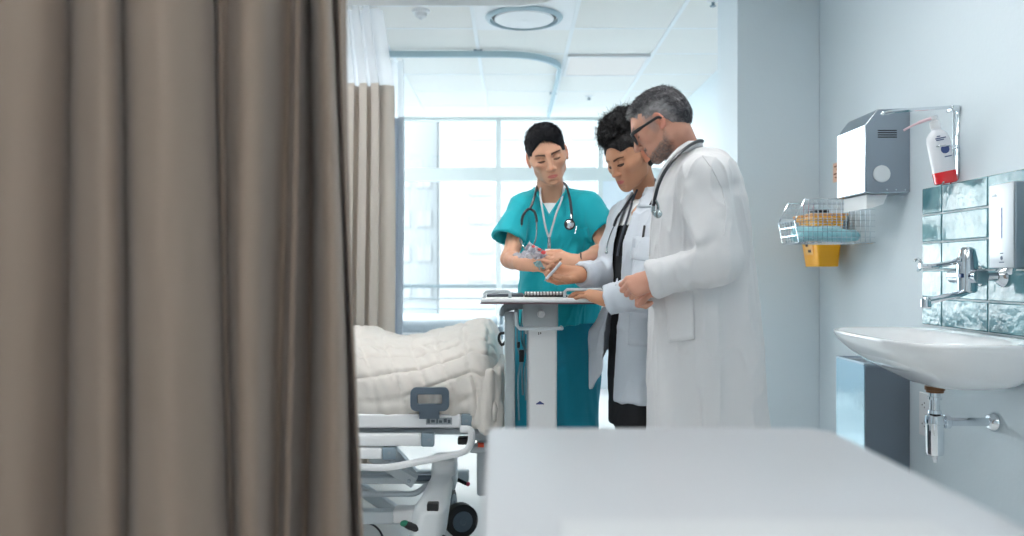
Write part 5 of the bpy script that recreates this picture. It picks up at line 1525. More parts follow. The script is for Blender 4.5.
# lanyard and badge
ln = thing('lanyard', 'light grey lanyard with a white name badge on the teal tunic', 'lanyard', tuple(Nn(549, 240, 3.2)))
M_lan = mat('lanyard_grey', RGB(196, 202, 206), 0.6)
part('strap', MB().tube(tube_path([Nn(548.5, 237, 3.195), Nn(545, 225, 3.198), Nn(542.5, 210, 3.21), Nn(540.5, 197, 3.235), Nn(540.5, 189, 3.28), Nn(543, 184, 3.345), Nn(553, 182, 3.37), Nn(562, 184.5, 3.345), Nn(563.5, 191, 3.27), Nn(561, 201, 3.235), Nn(555.5, 216, 3.21), Nn(549.5, 237, 3.195)]), 0.0042, 6), M_lan, ln)
part('clip', MB().rbox(*[q for p_ in zip(Nn(547.3, 249, 3.19) - np.array((0, .003, 0)), Nn(550.8, 237, 3.19) + np.array((0, .003, 0))) for q in p_], 0.0025).cyl(Nn(549, 237, 3.187), Nn(549, 243, 3.184), 0.006, n=10), M_earp, ln)
b0, b1 = Nn(545, 255.5, 3.185), Nn(557.5, 249, 3.185)
part('badge', MB().rbox(b0[0], b1[0], 3.183, 3.1855, b0[2] - 0.02, b1[2], 0.001), M_wht, ln)
# the packet held in both hands
pk = thing('blister_packet', 'crumpled clear plastic packet with red ends held in the hands', 'packet', tuple(Nn(540, 258, 2.9)))
q = lambda a, b, Y=2.915: P(a, b, Y)
def film(c, amp, seed, n=26):
    """crumpled sheet between four image corners"""
    vs = []
    for i in range(n + 1):
        for j in range(n + 1):
            u, v = i / n, j / n
            p = (c[0] * (1 - v) + c[1] * v) * (1 - u) + (c[3] * (1 - v) + c[2] * v) * u
            vs.append(p)
    vs = np.array(vs)
    d = 1 - 2 * np.abs(wnoise(vs, (75, 75, 75), seed, 2)); d2 = wnoise(vs, (110, 110, 110), seed + 1, 2); d3 = wnoise(vs, (60, 60, 60), seed + 2, 2)
    vs = vs + np.stack([d3 * 0.006, -d * amp, d2 * 0.006], 1)
    fs = [(i * (n + 1) + j, (i + 1) * (n + 1) + j, (i + 1) * (n + 1) + j + 1, i * (n + 1) + j + 1) for i in range(n) for j in range(n)]
    m = MB(); m.add(vs, fs); return m
M_film = mat('plastic_film', RGB(232, 232, 242), 0.18, alpha=0.72, coat=0.6)
part('film', film([q(513, 256), q(527, 250), q(549, 257), q(538, 260)], 0.010, 31), M_film, pk, solid=0.0006)
part('film', film([q(524, 250, 2.905), q(530, 240.5, 2.905), q(548, 254, 2.905), q(543, 259, 2.905)], 0.012, 37), M_film, pk, solid=0.0006)
part('film', film([q(534, 262, 2.94), q(540, 260, 2.94), q(545, 268, 2.94), q(538, 270, 2.94)], 0.007, 41), mat('film_teal', RGB(170, 214, 220), 0.2, alpha=0.8), pk, solid=0.0006)
for a_, b_ in ((533.5, 246.5), (539.5, 249.5), (543.5, 252.5)):
    part('red_cap', MB().sphere(tuple(q(a_, b_, 2.893)), 0.0075 if a_ > 540 else 0.0055, 8, (1.2, 1, 0.9)), mat('cap_red', RGB(238, 96, 100), 0.35), pk, label='red end cap')
# ---------------------------------------------------------------- seams, pockets and cords lie on the cloth
from mathutils.bvhtree import BVHTree
class Surf:
    def __init__(s, V, Q): s.b = BVHTree.FromPolygons([tuple(v) for v in V], [tuple(int(i) for i in q) for q in Q])
    def at(s, px, py, off=0.002, Yd=3.0):
        d = Vector(((px - 512.0) / F_PX, 1.0, -(py - 271.0) / F_PX)).normalized()
        loc, n, i, dist = s.b.ray_cast(Vector((0, 0, CAM_H)), d)
        if loc is None: return P(px, py, Yd)
        return np.array(loc - d * off)
    def line(s, pts, off=0.002, Yd=3.0, step=3):
        out = []
        for a, b in zip(pts[:-1], pts[1:]):
            for k in range(step): out.append(s.at(a[0] + (b[0] - a[0]) * k / step, a[1] + (b[1] - a[1]) * k / step, off, Yd))
        out.append(s.at(*pts[-1], off, Yd))
        return out
    def patch(s, c, off=0.003, n=8, Yd=3.0):
        """four image corners -> a cloth patch lying on the surface"""
        rings = []
        for i in range(n + 1):
            u = i / n; row = []
            for j in range(n + 1):
                v = j / n
                px = (c[0][0] * (1 - v) + c[1][0] * v) * (1 - u) + (c[3][0] * (1 - v) + c[2][0] * v) * u
                py = (c[0][1] * (1 - v) + c[1][1] * v) * (1 - u) + (c[3][1] * (1 - v) + c[2][1] * v) * u
                row.append(s.at(px, py, off, Yd))
            rings.append(row)
        return MB().loft(rings, closed=False)

def noise_cloth(V, Q, amt=0.006, sharp=0.004, seed=1, zs=0.45, f=15, mask=None):
    N_ = vnormals(V, Q)
    d = amt * wnoise(V * np.array((1, 1, zs)), (f, f, f), seed, 3)
    d += sharp * (1 - np.abs(wnoise(V * np.array((1, 1, zs * 1.2)), (f * 1.4,) * 3, seed + 40, 2))) ** 4
    if mask is not None: d *= mask(V)
    return V + N_ * d[:, None]

def sleeve(G, sh, el, wr, r, k=0.03, wrinkle=0.004, cuff=None):
    """sleeve with ring folds round the bend"""
    sh, el, wr = map(lambda q: np.array(q, dtype=float), (sh, el, wr))
    G.cone(sh, el, r[0], r[1], k).cone(el, wr, r[1], r[2], 0.012)
    d1 = sh - el; d2 = wr - el
    for t_ in (0.10, 0.24, 0.4):
        p = el + d1 * t_; rr1 = r[1] + (r[0] - r[1]) * t_
        ctr = p + np.cross(d1, d2) * 0; 
        off = -(d1 / np.linalg.norm(d1) + 0) * 0
        G.cone(p + np.array((0.0, -rr1 * 0.6, rr1 * 0.5)), p + np.array((-rr1 * 0.6, -rr1 * 0.6, -rr1 * 0.1)), 0.012, 0.008, 0.03)
    for t_ in (0.14, 0.34, 0.58):
        p = el + d2 * t_; rr1 = r[1] + (r[2] - r[1]) * t_
        G.cone(p + np.array((0.0, -rr1 * 0.66, rr1 * 0.55)), p + np.array((0.012, -rr1 * 0.72, -rr1 * 0.5)), 0.009, 0.008, 0.03)

# =============================================================== the woman in the open lab coat
Yw = 3.0
woman = thing('person', 'person with black curly puff of hair and open white lab coat, holding a pen', 'person', (0.48, 3.0, 0))
hcw = P(630.5, 158, 2.97); WR_ = rot3(math.radians(56), math.radians(26), math.radians(3))
nbw = P(648, 200, 3.02)
G = head_sdf(project_local(nbw, WR_, hcw), 0.044, ch=0.016, jaw=0.86, nose=1.0, h=0.0024, brow=0.5, lips=0.9, neck_mid=project_local(P(643.5, 183, 3.01), WR_, hcw))
V, Q = G.mesh()
SKW = RGB(194, 142, 112); LIPW = RGB(196, 112, 108)
def woman_extra(C_, x, y, z):
    m_ = ((z > 0.012 + 0.5 * np.clip(y, 0, 1)) & (y < 0.030) & (np.abs(x) < 0.0752) | (z > 0.078) | ((z > 0.05) & (y < 0.055)))[:, None] * 0.95
    C_ = C_ * (1 - m_) + np.array(RGB(34, 28, 28)[:3]) * m_
    for s in (-1, 1):
        u = (s * x - 0.011) / 0.037
        zc = 0.022 + 0.009 * u - 0.012 * np.clip(u - 0.6, 0, 1)
        k = np.clip(1.4 - ((z - zc) / (0.0036 * (1.2 - 0.6 * np.clip(u, 0, 1)))) ** 2, 0, 1) * (u > 0) * (u < 1.1) * (y > 0.05)
        k = k[:, None] * 0.85; C_ = C_ * (1 - k) + np.array(RGB(44, 32, 30)[:3]) * k
        e = ((np.abs(s * x - 0.031) < 0.0155) & (np.abs(z - 0.0005) < 0.0026) & (y > 0.06))[:, None] * 0.9
        C_ = C_ * (1 - e) + np.array(RGB(34, 24, 24)[:3]) * e
    return C_
colsw = skin_cols(V, SKW, LIPW, woman_extra)
HW = 0.92
headV, headQ = place(V, WR_, hcw, HW), Q
shRw, shLw = P(624, 217, 3.12), P(659, 223, 2.88)
eRw, eLw = P(607, 274, 3.10), P(648, 290, 2.72)
wRw, wLw = P(580, 274.5, 2.88), P(609, 300, 2.77)
penc = [(0.55, 0.75, 0.35), (0.75, 0.9, 0.45), (0.85, 1.0, 0.5), (0.95, 1.0, 0.5)]
penth = [(0.45, 0.80, -0.55), (0.0, 0.95, -0.45), (-0.25, 0.95, -0.15)]
VR, QR, tR = arm_mesh(eRw, wRw, (-0.93, -0.18, -0.03), (0.12, 0.80, -0.55), 1, penc, penth, 1.0, re=0.034, rw=0.022)
VL, QL, tL = arm_mesh(eLw, wLw, (-0.84, 0.46, 0.28), (0.15, -0.35, 0.90), 1, [(0.35, 0.35, 0.15)] * 4, [(0.6, 0.75, -0.2), (0.3, 0.95, -0.1), (0.1, 0.98, -0.05)], 0.88, re=0.034, rw=0.022)
aW = math.atan2(-0.5, -0.87)
core = body_core([(0.75, .475, 3.0, .08, .12), (0.92, .475, 3.0, .08, .13), (1.08, .47, 2.99, .07, .11), (1.25, .48, 3.0, .075, .12), (1.36, .49, 3.0, .07, .12), (1.40, .49, 3.0, .05, .05)],
                 [((.455, 3.05, .85), (.45, 3.05, .46), (.46, 3.08, .09), .075), ((.51, 2.94, .85), (.51, 2.92, .46), (.52, 2.95, .09), .075)],
                 [(shRw, eRw, .04), (shLw, eLw, .04)], [((.46, 3.08, .05), (.35, 3.02, .04)), ((.52, 2.95, .05), (.41, 2.89, .04))])
Vb, Qb = join([(headV, headQ), (VR, QR), (VL, QL), core])
part('body', (Vb, Qb, np.concatenate([colsw, np.tile(np.array(SKW[:3]), (len(VR) + len(VL) + len(core[0]), 1))])), M_skn, woman)
lashes(woman, WR_, hcw, HW, M_hair_b, 0.0016, e=1.4)
# hair: sleek on the skull, gathered into a curly puff
def w_cap(G):
    G.ell((0, -0.020, 0.037), (0.0785, 0.098, 0.090), 0.01)
    G.ell((0, -0.05, 0.0), (0.066, 0.060, 0.070), 0.03)
    G.ell((0, 0.030, 0.022), (0.0690, 0.0695, 0.0765), 0.012)
    G.ell((0, 0.066, -0.022), (0.0620, 0.066, 0.0930), 0.010, 'sub')
    G.cone((-0.1, 0.050, 0.0), (0.1, 0.050, 0.0), 0.045, 0.045, 0.012, 'sub')
    G.cone((-0.1, 0.012, -0.035), (0.1, 0.012, -0.035), 0.037, 0.037, 0.01, 'sub')
    G.ell((0, 0.0, -0.14), (0.1, 0.07, 0.075), 0.02, 'sub')
G = hair_piece(w_cap); V, Q = G.mesh(); V = relax(V, Q, 2); N_ = vnormals(V, Q)
V += N_ * (0.0012 * wnoise(V, (90, 40, 90), 3))[:, None]
Vc = place(V, WR_, hcw, HW)
pc = P(621, 129.5, 2.98)
G = Grid(pc - 0.15, pc + 0.15, 0.0035)
G.ell(pc, (0.074, 0.075, 0.066), 0.02).ell(pc + np.array((-.028, 0, -.02)), (0.055, 0.060, 0.055), 0.02).ell(pc + np.array((.04, .0, -.01)), (0.05, 0.06, 0.055), 0.02).ell(pc + np.array((.012, 0, .035)), (0.045, 0.05, 0.045), 0.02)
Vp, Qp = G.mesh(); Np = vnormals(Vp, Qp)
Vp += Np * (0.007 * wnoise(Vp, (60, 60, 60), 6) + 0.004 * wnoise(Vp, (150, 150, 150), 7))[:, None]
rs_ = np.random.RandomState(2); pick = rs_.randint(0, len(Vp), 5200)
Vs, Qs = strands(Vp[pick] - Np[pick] * 0.006, Np[pick] + np.array((0, 0, .15)), 0.030, 0.0011, 6, curl=0.95, grav=(0, 0, 0), seed=9, spread=0.6)
pick2 = rs_.randint(0, len(Vp), 700)
Vs2, Qs2 = strands(Vp[pick2] - Np[pick2] * 0.004, Np[pick2] + np.array((0, 0, .2)), 0.040, 0.0010, 6, curl=0.5, grav=(0, 0, 0), seed=19, spread=0.5)
sel = np.where((V[:, 2] > 0.045) & (V[:, 1] > -0.03))[0]; pick3 = rs_.choice(sel, 2400)
Vs3, Qs3 = strands(V[pick3] - N_[pick3] * 0.001, N_[pick3] * 0.5 + np.array((0, 0, .4)), 0.014, 0.0009, 5, curl=0.8, grav=(0, 0, 0), seed=29, spread=0.5)
Vh, Qh = join([(Vc, Q), (Vp, Qp), (Vs, Qs), (Vs2, Qs2), (place(Vs3, WR_, hcw, HW), Qs3)])
part('hair', (Vh, Qh), mat('hair_curly_black', RGB(20, 19, 22), 0.55, spec=0.3), woman, label='black curly hair gathered in a puff')
# clothes underneath
G = Grid((0.25, 2.76, 0.05), (0.72, 3.24, 1.46), 0.007)
G.trunk([(0.60, .480, 3.0, .115, .145), (0.78, .480, 3.0, .118, .150), (0.92, .478, 2.995, .108, .142), (1.08, .472, 2.99, .096, .125), (1.24, .476, 2.99, .098, .130), (1.34, .487, 3.0, .084, .115), (1.405, .492, 3.0, .055, .075)], rot=aW, e=2.2)
for a, b, c_ in (((.45, 3.05, .80), (.45, 3.05, .46), (.46, 3.08, .08)), ((.515, 2.94, .80), (.51, 2.92, .46), (.52, 2.95, .08))):
    G.cone(a, b, 0.080, 0.066, 0.03).cone(b, c_, 0.066, 0.055, 0.02)
Vi, Qi = G.mesh(); Vi = relax(Vi, Qi, 2)
Vi = noise_cloth(Vi, Qi, 0.004, 0.002, 3)
Iz = Vi[:, 2][Qi].mean(1)
def submesh(V, Q, keep):
    Q2 = Q[keep]; u, inv = np.unique(Q2, return_inverse=True); return V[u], inv.reshape(Q2.shape)
part('top', submesh(Vi, Qi, (Iz > 0.86) & (Iz <= 1.315)), M_blk, woman, label='black top under the open coat')
part('shirt_collar', submesh(Vi, Qi, Iz > 1.315), M_wht, woman, label='white shirt at the neckline')
part('trousers', submesh(Vi, Qi, Iz <= 0.86), M_blk, woman, label='black trousers')
for a, d in (((.46, 3.08, .09), (-0.87, -0.5, 0)), ((.52, 2.95, .09), (-0.87, -0.5, 0))):
    V, Q = shoe(a, d); part('shoe', (V, Q), M_shoe, woman)
# the coat
def wfold(th, z):
    low = np.clip((1.15 - z) / 0.3, 0, 1)
    flare = 0.34 * np.exp(-((th + 0.75) / 0.30) ** 2) * np.clip((1.03 - z) / 0.10, 0, 1) * (1 - 0.25 * np.clip((0.9 - z) / 0.2, 0, 1))
    return flare + low * (0.03 * np.sin(4 * th + 1) + 0.02 * np.sin(7 * th + 5 * z)) + 0.01 * np.sin(9 * th - 5 * z)
wl = [(0.695, .495, 3.0, .160, .195), (0.90, .493, 3.0, .148, .185), (1.08, .487, 2.99, .128, .165), (1.25, .487, 2.99, .124, .162), (1.34, .492, 3.0, .108, .150), (1.40, .494, 3.005, .080, .115), (1.445, .497, 3.01, .055, .07)]
G = Grid((0.22, 2.60, 0.67), (0.78, 3.32, 1.50), 0.0045)
G.trunk(wl, rot=aW, e=2.15, fold=wfold, k=0.02)
G.trunk(wl, rot=aW, e=2.15, fold=wfold, k=0.004, mode='sub', inset=0.010)
# inside must stay open at the hem
def wedge(x, y, z):
    cx = np.interp(z, [w_[0] for w_ in wl], [w_[1] for w_ in wl]); cy = np.interp(z, [w_[0] for w_ in wl], [w_[2] for w_ in wl])
    px, py = x - cx, y - cy
    cr, sr = math.cos(aW), math.sin(aW)
    ux, uy = px * cr + py * sr, -px * sr + py * cr
    th = np.arctan2(uy, ux)
    wn = np.interp(z, [0.675, 0.9, 1.08, 1.25, 1.34, 1.45], [0.0, 0.02, 0.10, 0.12, 0.28, 0.62])
    wf = np.interp(z, [0.675, 0.9, 1.08, 1.25, 1.34, 1.45], [0.44, 0.48, 0.52, 0.40, 0.34, 0.55])
    return np.maximum(th - wn, -wf - th) * 0.13
G.op((0.2, 2.6, 0.6), (0.8, 3.3, 1.5), wedge, 0.004, 'sub')
# far panel comes to a slanting point at the hem
def slant(x, y, z):
    cr, sr = math.cos(aW), math.sin(aW); px, py = x - .495, y - 3.0
    uy = -px * sr + py * cr
    return np.maximum(z - (0.70 + 0.0 * x), uy + 0.02) 
nb1 = P(648, 196, 3.02)
for sh, sg in ((shRw, -1), (shLw, 1)):
    G.cone(nb1 + (sh - nb1) * 0.35, sh, 0.036, 0.046, 0.025)
# the far front corner hangs in a slanting point
def slant(x, y, z):
    cr, sr = math.cos(aW), math.sin(aW); px, py = x - .495, y - 3.0
    uy = -px * sr + py * cr
    return np.maximum(z - (0.713 + 2.0 * np.clip(x - 0.289, 0, 0.07)), np.maximum(uy + 0.02, x - 0.40))
G.op((0.2, 2.6, 0.6), (0.8, 3.3, 0.9), slant, 0.006, 'sub')
def add_sleeve(G, sh, el, wr, r, rin, cut=0.0, k=0.03):
    G2 = like(G)
    sleeve(G2, sh, el, wr + (wr - el) * 0.15, r, k)
    d = (wr - el) / np.linalg.norm(wr - el); e = wr + d * cut
    G2.cone(e - d * 0.04, e + d * 0.08, rin, rin * 1.08, 0.004, 'sub')
    cut_plane_near(G2, e, d, el, sh)
    merge_grid(G, G2, k)
def cut_plane_near(G2, e, d, el, sh):
    R = 0.14
    G2.op(e - R, e + R, lambda x, y, z: np.where(((x - e[0]) ** 2 + (y - e[1]) ** 2 + (z - e[2]) ** 2) < R * R, (x - e[0]) * d[0] + (y - e[1]) * d[1] + (z - e[2]) * d[2], -1.0), mode='int')
add_sleeve(G, shRw, eRw, wRw, (0.052, 0.060, 0.034), 0.029, -0.004)
add_sleeve(G, shLw, eLw, wLw, (0.054, 0.060, 0.047), 0.039, 0.004)
G.cone(nb1 + np.array((0, 0, -0.06)), nb1 + np.array((-.01, 0, 0.10)), 0.046, 0.062, 0.006, 'sub')
V, Q = G.mesh(); V = relax(V, Q, 1, 0.4)
V = noise_cloth(V, Q, 0.0045, 0.0040, 11, zs=0.25)
part('lab_coat', (V, Q), M_coat_w, woman, label='white lab coat hanging open')
SW = Surf(V, Q)
# collar leaf on the near side, lapel edge, breast pocket
part('collar', SW.patch([(647, 186), (657, 196), (652, 207), (636, 207)], 0.006, 6), M_coat_w, woman, solid=0.004)
part('lapel_edge', MB().tube(SW.line([(640, 203), (632, 214), (626, 226), (622.5, 240), (621, 262), (616, 285)], 0.003), 0.0032, 6), M_coat_w, woman)
part('pocket', SW.patch([(633, 236), (652, 238), (652, 262), (631, 259)], 0.003, 6), M_coat_w, woman, solid=0.002)
part('side_pocket', SW.patch([(630, 312), (651, 314), (651, 347), (628, 345)], 0.004, 6), M_coat_w, woman, solid=0.003)
a_, b_ = SW.at(644.5, 226, 0.006), SW.at(643, 237, 0.006)
pn = thing('pen', 'black pen clipped in the breast pocket of the open lab coat', 'pen', tuple(b_))
part('barrel', MB().cyl(a_, b_, 0.0042, n=10), M_black, pn)
# stethoscope of the woman
st = thing('stethoscope', 'dark stethoscope lying round the neck of the open lab coat', 'stethoscope', tuple(P(640, 200, 2.9)))
part('tube', MB().tube(tube_path([SW.at(650.5, 205, 0.008), SW.at(655, 196, 0.009), P(657, 186, 2.93), P(655.5, 180, 3.0), P(650, 179, 3.09), P(640, 186, 3.11)] ), 0.005, 8), M_tube, st)
part('ear_tube', MB().tube(tube_path([SW.at(619.8, 213.5, 0.007), SW.at(616.5, 219, 0.007), SW.at(614, 226, 0.007)]), 0.0052, 8), M_tube, st)
part('ear_piece', MB().tube(tube_path([SW.at(614, 226, 0.006), SW.at(609.5, 237, 0.006), SW.at(607, 246, 0.006), SW.at(606.5, 252, 0.006)]), 0.0025, 7).sphere(tuple(SW.at(606.5, 252.5, 0.006)), 0.006, 8), M_earp, st)
part('yoke', MB().tube(tube_path([P(640, 186, 3.11), P(634, 194, 3.06), SW.at(627, 203, 0.008), SW.at(621.5, 211, 0.007), SW.at(619.8, 213.5, 0.007)]), 0.0035, 7), M_tube, st)
# lanyard over the black top
sw2 = Surf(Vi, Qi)
ln = thing('lanyard', 'dark patterned lanyard hanging over the black top', 'lanyard', tuple(P(625, 240, 2.9)))
part('strap', MB().tube(tube_path([P(637, 190, 2.955), sw2.at(633.5, 198, 0.008), sw2.at(630.5, 208, 0.010), sw2.at(627.5, 218, 0.012), sw2.at(624, 228, 0.014), sw2.at(620, 242, 0.012), sw2.at(617.5, 256, 0.012)]), 0.0042, 6), mat('lanyard_dark', RGB(66, 72, 84), 0.6), ln)
# wrist watch and the pen in the hand
d = (eRw - wRw) / np.linalg.norm(eRw - wRw); c = wRw + d * 0.006
u = np.cross(d, (0, 0, 1)); u /= np.linalg.norm(u); w_ = np.cross(d, u)
part('watch_strap', MB().tube([c + (u * math.cos(a) + w_ * math.sin(a)) * 0.0255 for a in np.linspace(0, 2 * PI, 25)[:-1]], 0.0045, 6, closed=True), M_black, woman, label='black watch strap at the wrist')
t0, t1 = np.array(tR[4]), np.array(tR[0])
pen = thing('pen', 'silver grey pen held in the writing hand above the table', 'pen', tuple((t0 + t1) / 2))
pm = (t0 + t1) / 2
yp = float(min(t0[1], t1[1])) - 0.004
pa_, pb_ = P(544.5, 281, yp), P(561, 262.5, yp - 0.01)
part('barrel', MB().tube([pa_ + (pb_ - pa_) * 0.12, pb_], 0.0048, 12), mat('pen_silver', RGB(206, 212, 220), 0.3, metal=0.3), pen)
part('tip', MB().tube([pa_, pa_ + (pb_ - pa_) * 0.12], [0.001, 0.0046], 12), M_earp, pen)

# =============================================================== the man in the long white coat
Ym = 2.6
man = thing('person', 'person with grey hair, beard and black glasses in a long white coat, hands clasped', 'person', (0.6, 2.6, 0))
hcm = P(660.5, 125, 2.58); MR_ = rot3(math.radians(107), math.radians(31), math.radians(0))
nbm = P(688, 160, 2.61)
G = head_sdf(project_local(nbm, MR_, hcm), 0.060, ch=0.014, jaw=0.98, nose=1.2, h=0.0024, brow=1.2, lips=0.8, neck_mid=project_local(P(679, 141, 2.59), MR_, hcm))
V, Q = G.mesh()
SKM = RGB(208, 155, 134); LIPM = RGB(186, 118, 112)
def man_extra(C_, x, y, z):
    n = wnoise(np.stack([x, y, z], 1), (300, 300, 300), 5, 2)
    for s in (-1, 1):
        u = (s * x - 0.012) / 0.038
        zc = 0.026 + 0.005 * u
        k = np.clip(1.4 - ((z - zc) / 0.0045) ** 2, 0, 1) * (u > 0) * (u < 1.05) * (y > 0.05)
        k = k[:, None] * 0.7; C_ = C_ * (1 - k) + np.array(RGB(80, 74, 74)[:3]) * k
        e = ((np.abs(s * x - 0.031) < 0.0145) & (np.abs(z - 0.0005) < 0.002) & (y > 0.06))[:, None] * 0.8
        C_ = C_ * (1 - e) + np.array(RGB(50, 40, 40)[:3]) * e
    # beard shade
    line = -0.060 - 0.30 * np.clip(y - 0.03, 0, 1) + np.where(y < 0.02, 0.03, 0) * np.clip((0.02 - y) / 0.02, 0, 1)
    b = np.clip((line - z) / 0.012, 0, 1) * np.clip((y + 0.012) / 0.03, 0, 1) * np.clip((z + 0.135) / 0.01, 0, 1)
    mo = np.clip(1.3 - ((z + 0.051) / 0.007) ** 2, 0, 1) * (np.abs(x) < 0.032) * (y > 0.07)
    lip = ((np.abs(x) < 0.02) & (np.abs(z + 0.064) < 0.007) & (y > 0.078))
    k = (np.clip(b + mo, 0, 1) * (0.72 + 0.3 * n) * np.where(lip, 0.2, 1))[:, None]; k = np.clip(k, 0, 1)
    C_ = C_ * (1 - k) + np.array(RGB(112, 97, 93)[:3]) * k
    m_ = ((z > 0.082) | ((z > 0.03) & (y < 0.03) & (np.abs(x) < 0.0745)))[:, None] * 0.8
    C_ = C_ * (1 - m_) + np.array(RGB(120, 114, 114)[:3]) * m_
    # sideburn and cropped temples
    t_ = np.clip(1.2 - ((y - 0.02) / 0.022) ** 2 - ((z - 0.02) / 0.05) ** 2, 0, 1) * (np.abs(x) > 0.05)
    t_ = t_[:, None] * 0.5; C_ = C_ * (1 - t_) + np.array(RGB(150, 140, 140)[:3]) * t_
    return C_
colsm = skin_cols(V, SKM, LIPM, man_extra)
MS = 0.88
hv = place(V, MR_, hcm, MS)
head_local = (V.copy(), Q.copy())
shN, shF = P(704, 180, 2.44), P(692, 178, 2.78)
eN, eF = P(720, 262, 2.36), P(704, 262, 2.82)
wN, wF = P(655, 279, 2.42), P(660, 286, 2.52)
fist = [(1.15, 1.35, 0.7), (1.2, 1.4, 0.7), (1.25, 1.4, 0.75), (1.25, 1.4, 0.8)]
VN, QN, tN = arm_mesh(eN, wN, (-0.95, -0.12, -0.28), (-0.30, -0.90, 0.30), 1, fist, [(0.25, 0.75, -0.6), (-0.25, 0.85, -0.5), (-0.5, 0.7, -0.5)], 0.88, re=0.045, rw=0.030)
VF, QF, tF = arm_mesh(eF, wF, (-0.93, -0.2, -0.30), (0.2, 0.3, 0.9), -1, fist, [(0.5, 0.8, -0.3), (0.0, 0.9, -0.4), (-0.4, 0.8, -0.4)], 0.86, re=0.045, rw=0.030)
core = body_core([(0.85, .60, 2.6, .12, .15), (1.05, .595, 2.6, .11, .14), (1.25, .59, 2.6, .12, .16), (1.38, .585, 2.61, .11, .17), (1.46, .58, 2.61, .07, .08)],
                 [((.60, 2.69, .88), (.585, 2.69, .48), (.62, 2.70, .09), .085), ((.60, 2.51, .88), (.58, 2.50, .48), (.61, 2.50, .09), .085)],
                 [(shN, eN, .048), (shF, eF, .048)], [((.60, 2.70, .05), (.46, 2.72, .04)), ((.60, 2.50, .05), (.46, 2.48, .04))])
Vb, Qb = join([(hv, Q), (VN, QN), (VF, QF), core])
part('body', (Vb, Qb, np.concatenate([colsm, np.tile(np.array(SKM[:3]), (len(VN) + len(VF) + len(core[0]), 1))])), M_skn, man)
lashes(man, MR_, hcm, MS, M_hair_b, e=0.8)
# hair
def m_cap(G):
    G.ell((0, -0.020, 0.038), (0.0775, 0.0975, 0.089), 0.01)
    G.ell((0, 0.018, 0.082), (0.055, 0.066, 0.034), 0.025)
    G.ell((0, -0.060, 0.00), (0.060, 0.055, 0.060), 0.03)
    G.ell((0, 0.030, 0.022), (0.0655, 0.0645, 0.0725), 0.012)
    G.ell((0, 0.064, -0.012), (0.0640, 0.064, 0.0960), 0.008, 'sub')
    G.cone((-0.1, 0.006, -0.030), (0.1, 0.006, -0.030), 0.040, 0.040, 0.01, 'sub')
    G.ell((0, 0.01, -0.15), (0.1, 0.08, 0.090), 0.02, 'sub')
G = hair_piece(m_cap); V, Q = G.mesh(); V = relax(V, Q, 2); N_ = vnormals(V, Q)
V += N_ * (0.0016 * wnoise(V, (90, 40, 90), 3))[:, None]
rs_ = np.random.RandomState(15); pick = rs_.randint(0, len(V), 6500)
pick = pick[(V[pick, 2] > -0.05)]
tp = np.clip((V[pick, 2] - 0.05) / 0.06, 0, 1)[:, None]
front = np.clip((V[pick, 1] - 0.0) / 0.06, 0, 1)[:, None]
tg = np.array((0.0, 0.6, 0.2)) * tp + np.array((0, -0.35, -0.8)) * (1 - tp)
tg = tg - N_[pick] * np.sum(tg * N_[pick], 1)[:, None]
dd = tg + N_[pick] * (0.10 + 0.35 * tp)
Vs, Qs = strands(V[pick] - N_[pick] * 0.001, dd, 0.011, 0.0009, 3, seed=24, spread=0.2)
r_ = np.random.RandomState(8)
def haircol(p, n):
    side = np.clip((0.085 - p[:, 2]) / 0.05, 0, 1) * np.clip((p[:, 1] + 0.075) / 0.05, 0, 1)
    fr_ = np.clip((p[:, 1] - 0.045) / 0.03, 0, 1)
    g_ = np.clip(0.02 + 0.60 * side + 0.40 * fr_ + 0.28 * n, 0, 1)[:, None]
    return np.array(RGB(50, 50, 56)[:3]) * (1 - g_) + np.array(RGB(186, 184, 186)[:3]) * g_
nh = wnoise(V, (120, 60, 120), 77, 2)
colh = np.concatenate([haircol(V, nh * 0.6), np.repeat(haircol(V[pick], r_.normal(size=len(pick)) * 0.8), 12, axis=0)[:len(Vs)]])
# twelve vertices per strand with three segments
Vh, Qh = join([(V, Q), (Vs, Qs)])
part('hair', (place(Vh, MR_, hcm, MS), Qh, colh), M_hair_v, man, label='short greying hair, lighter at the sides')
# beard: short bristles along jaw, chin and lip
HV, HQ = head_local; HN = vnormals(HV, HQ)
x, y, z = HV.T
line = -0.060 - 0.30 * np.clip(y - 0.03, 0, 1) + 0.03 * np.clip((0.02 - y) / 0.02, 0, 1)
bm_ = ((z < line) & (y > -0.008 + 0.03 * np.random.RandomState(4).rand(len(y))) & (z > -0.128) & ~((np.abs(x) < 0.021) & (np.abs(z + 0.064) < 0.008))) | ((np.abs(z + 0.051) < 0.006) & (np.abs(x) < 0.03) & (y > 0.07))
bi = np.where(bm_)[0]; pick = rs_.choice(bi, 2100)
Vs, Qs = strands(HV[pick], HN[pick] * 0.6 + np.array((0, 0.1, -0.7)), 0.0045, 0.0006, 2, seed=3, spread=0.3)
g_ = np.clip(0.35 + 0.35 * r_.normal(size=len(pick)), 0, 1)[:, None]
cb2 = np.repeat(np.array(RGB(92, 80, 76)[:3]) * (1 - g_) + np.array(RGB(190, 186, 184)[:3]) * g_, 9, axis=0)
part('beard', (place(Vs, MR_, hcm, MS), Qs, cb2), M_hair_v, man, label='short greying beard')
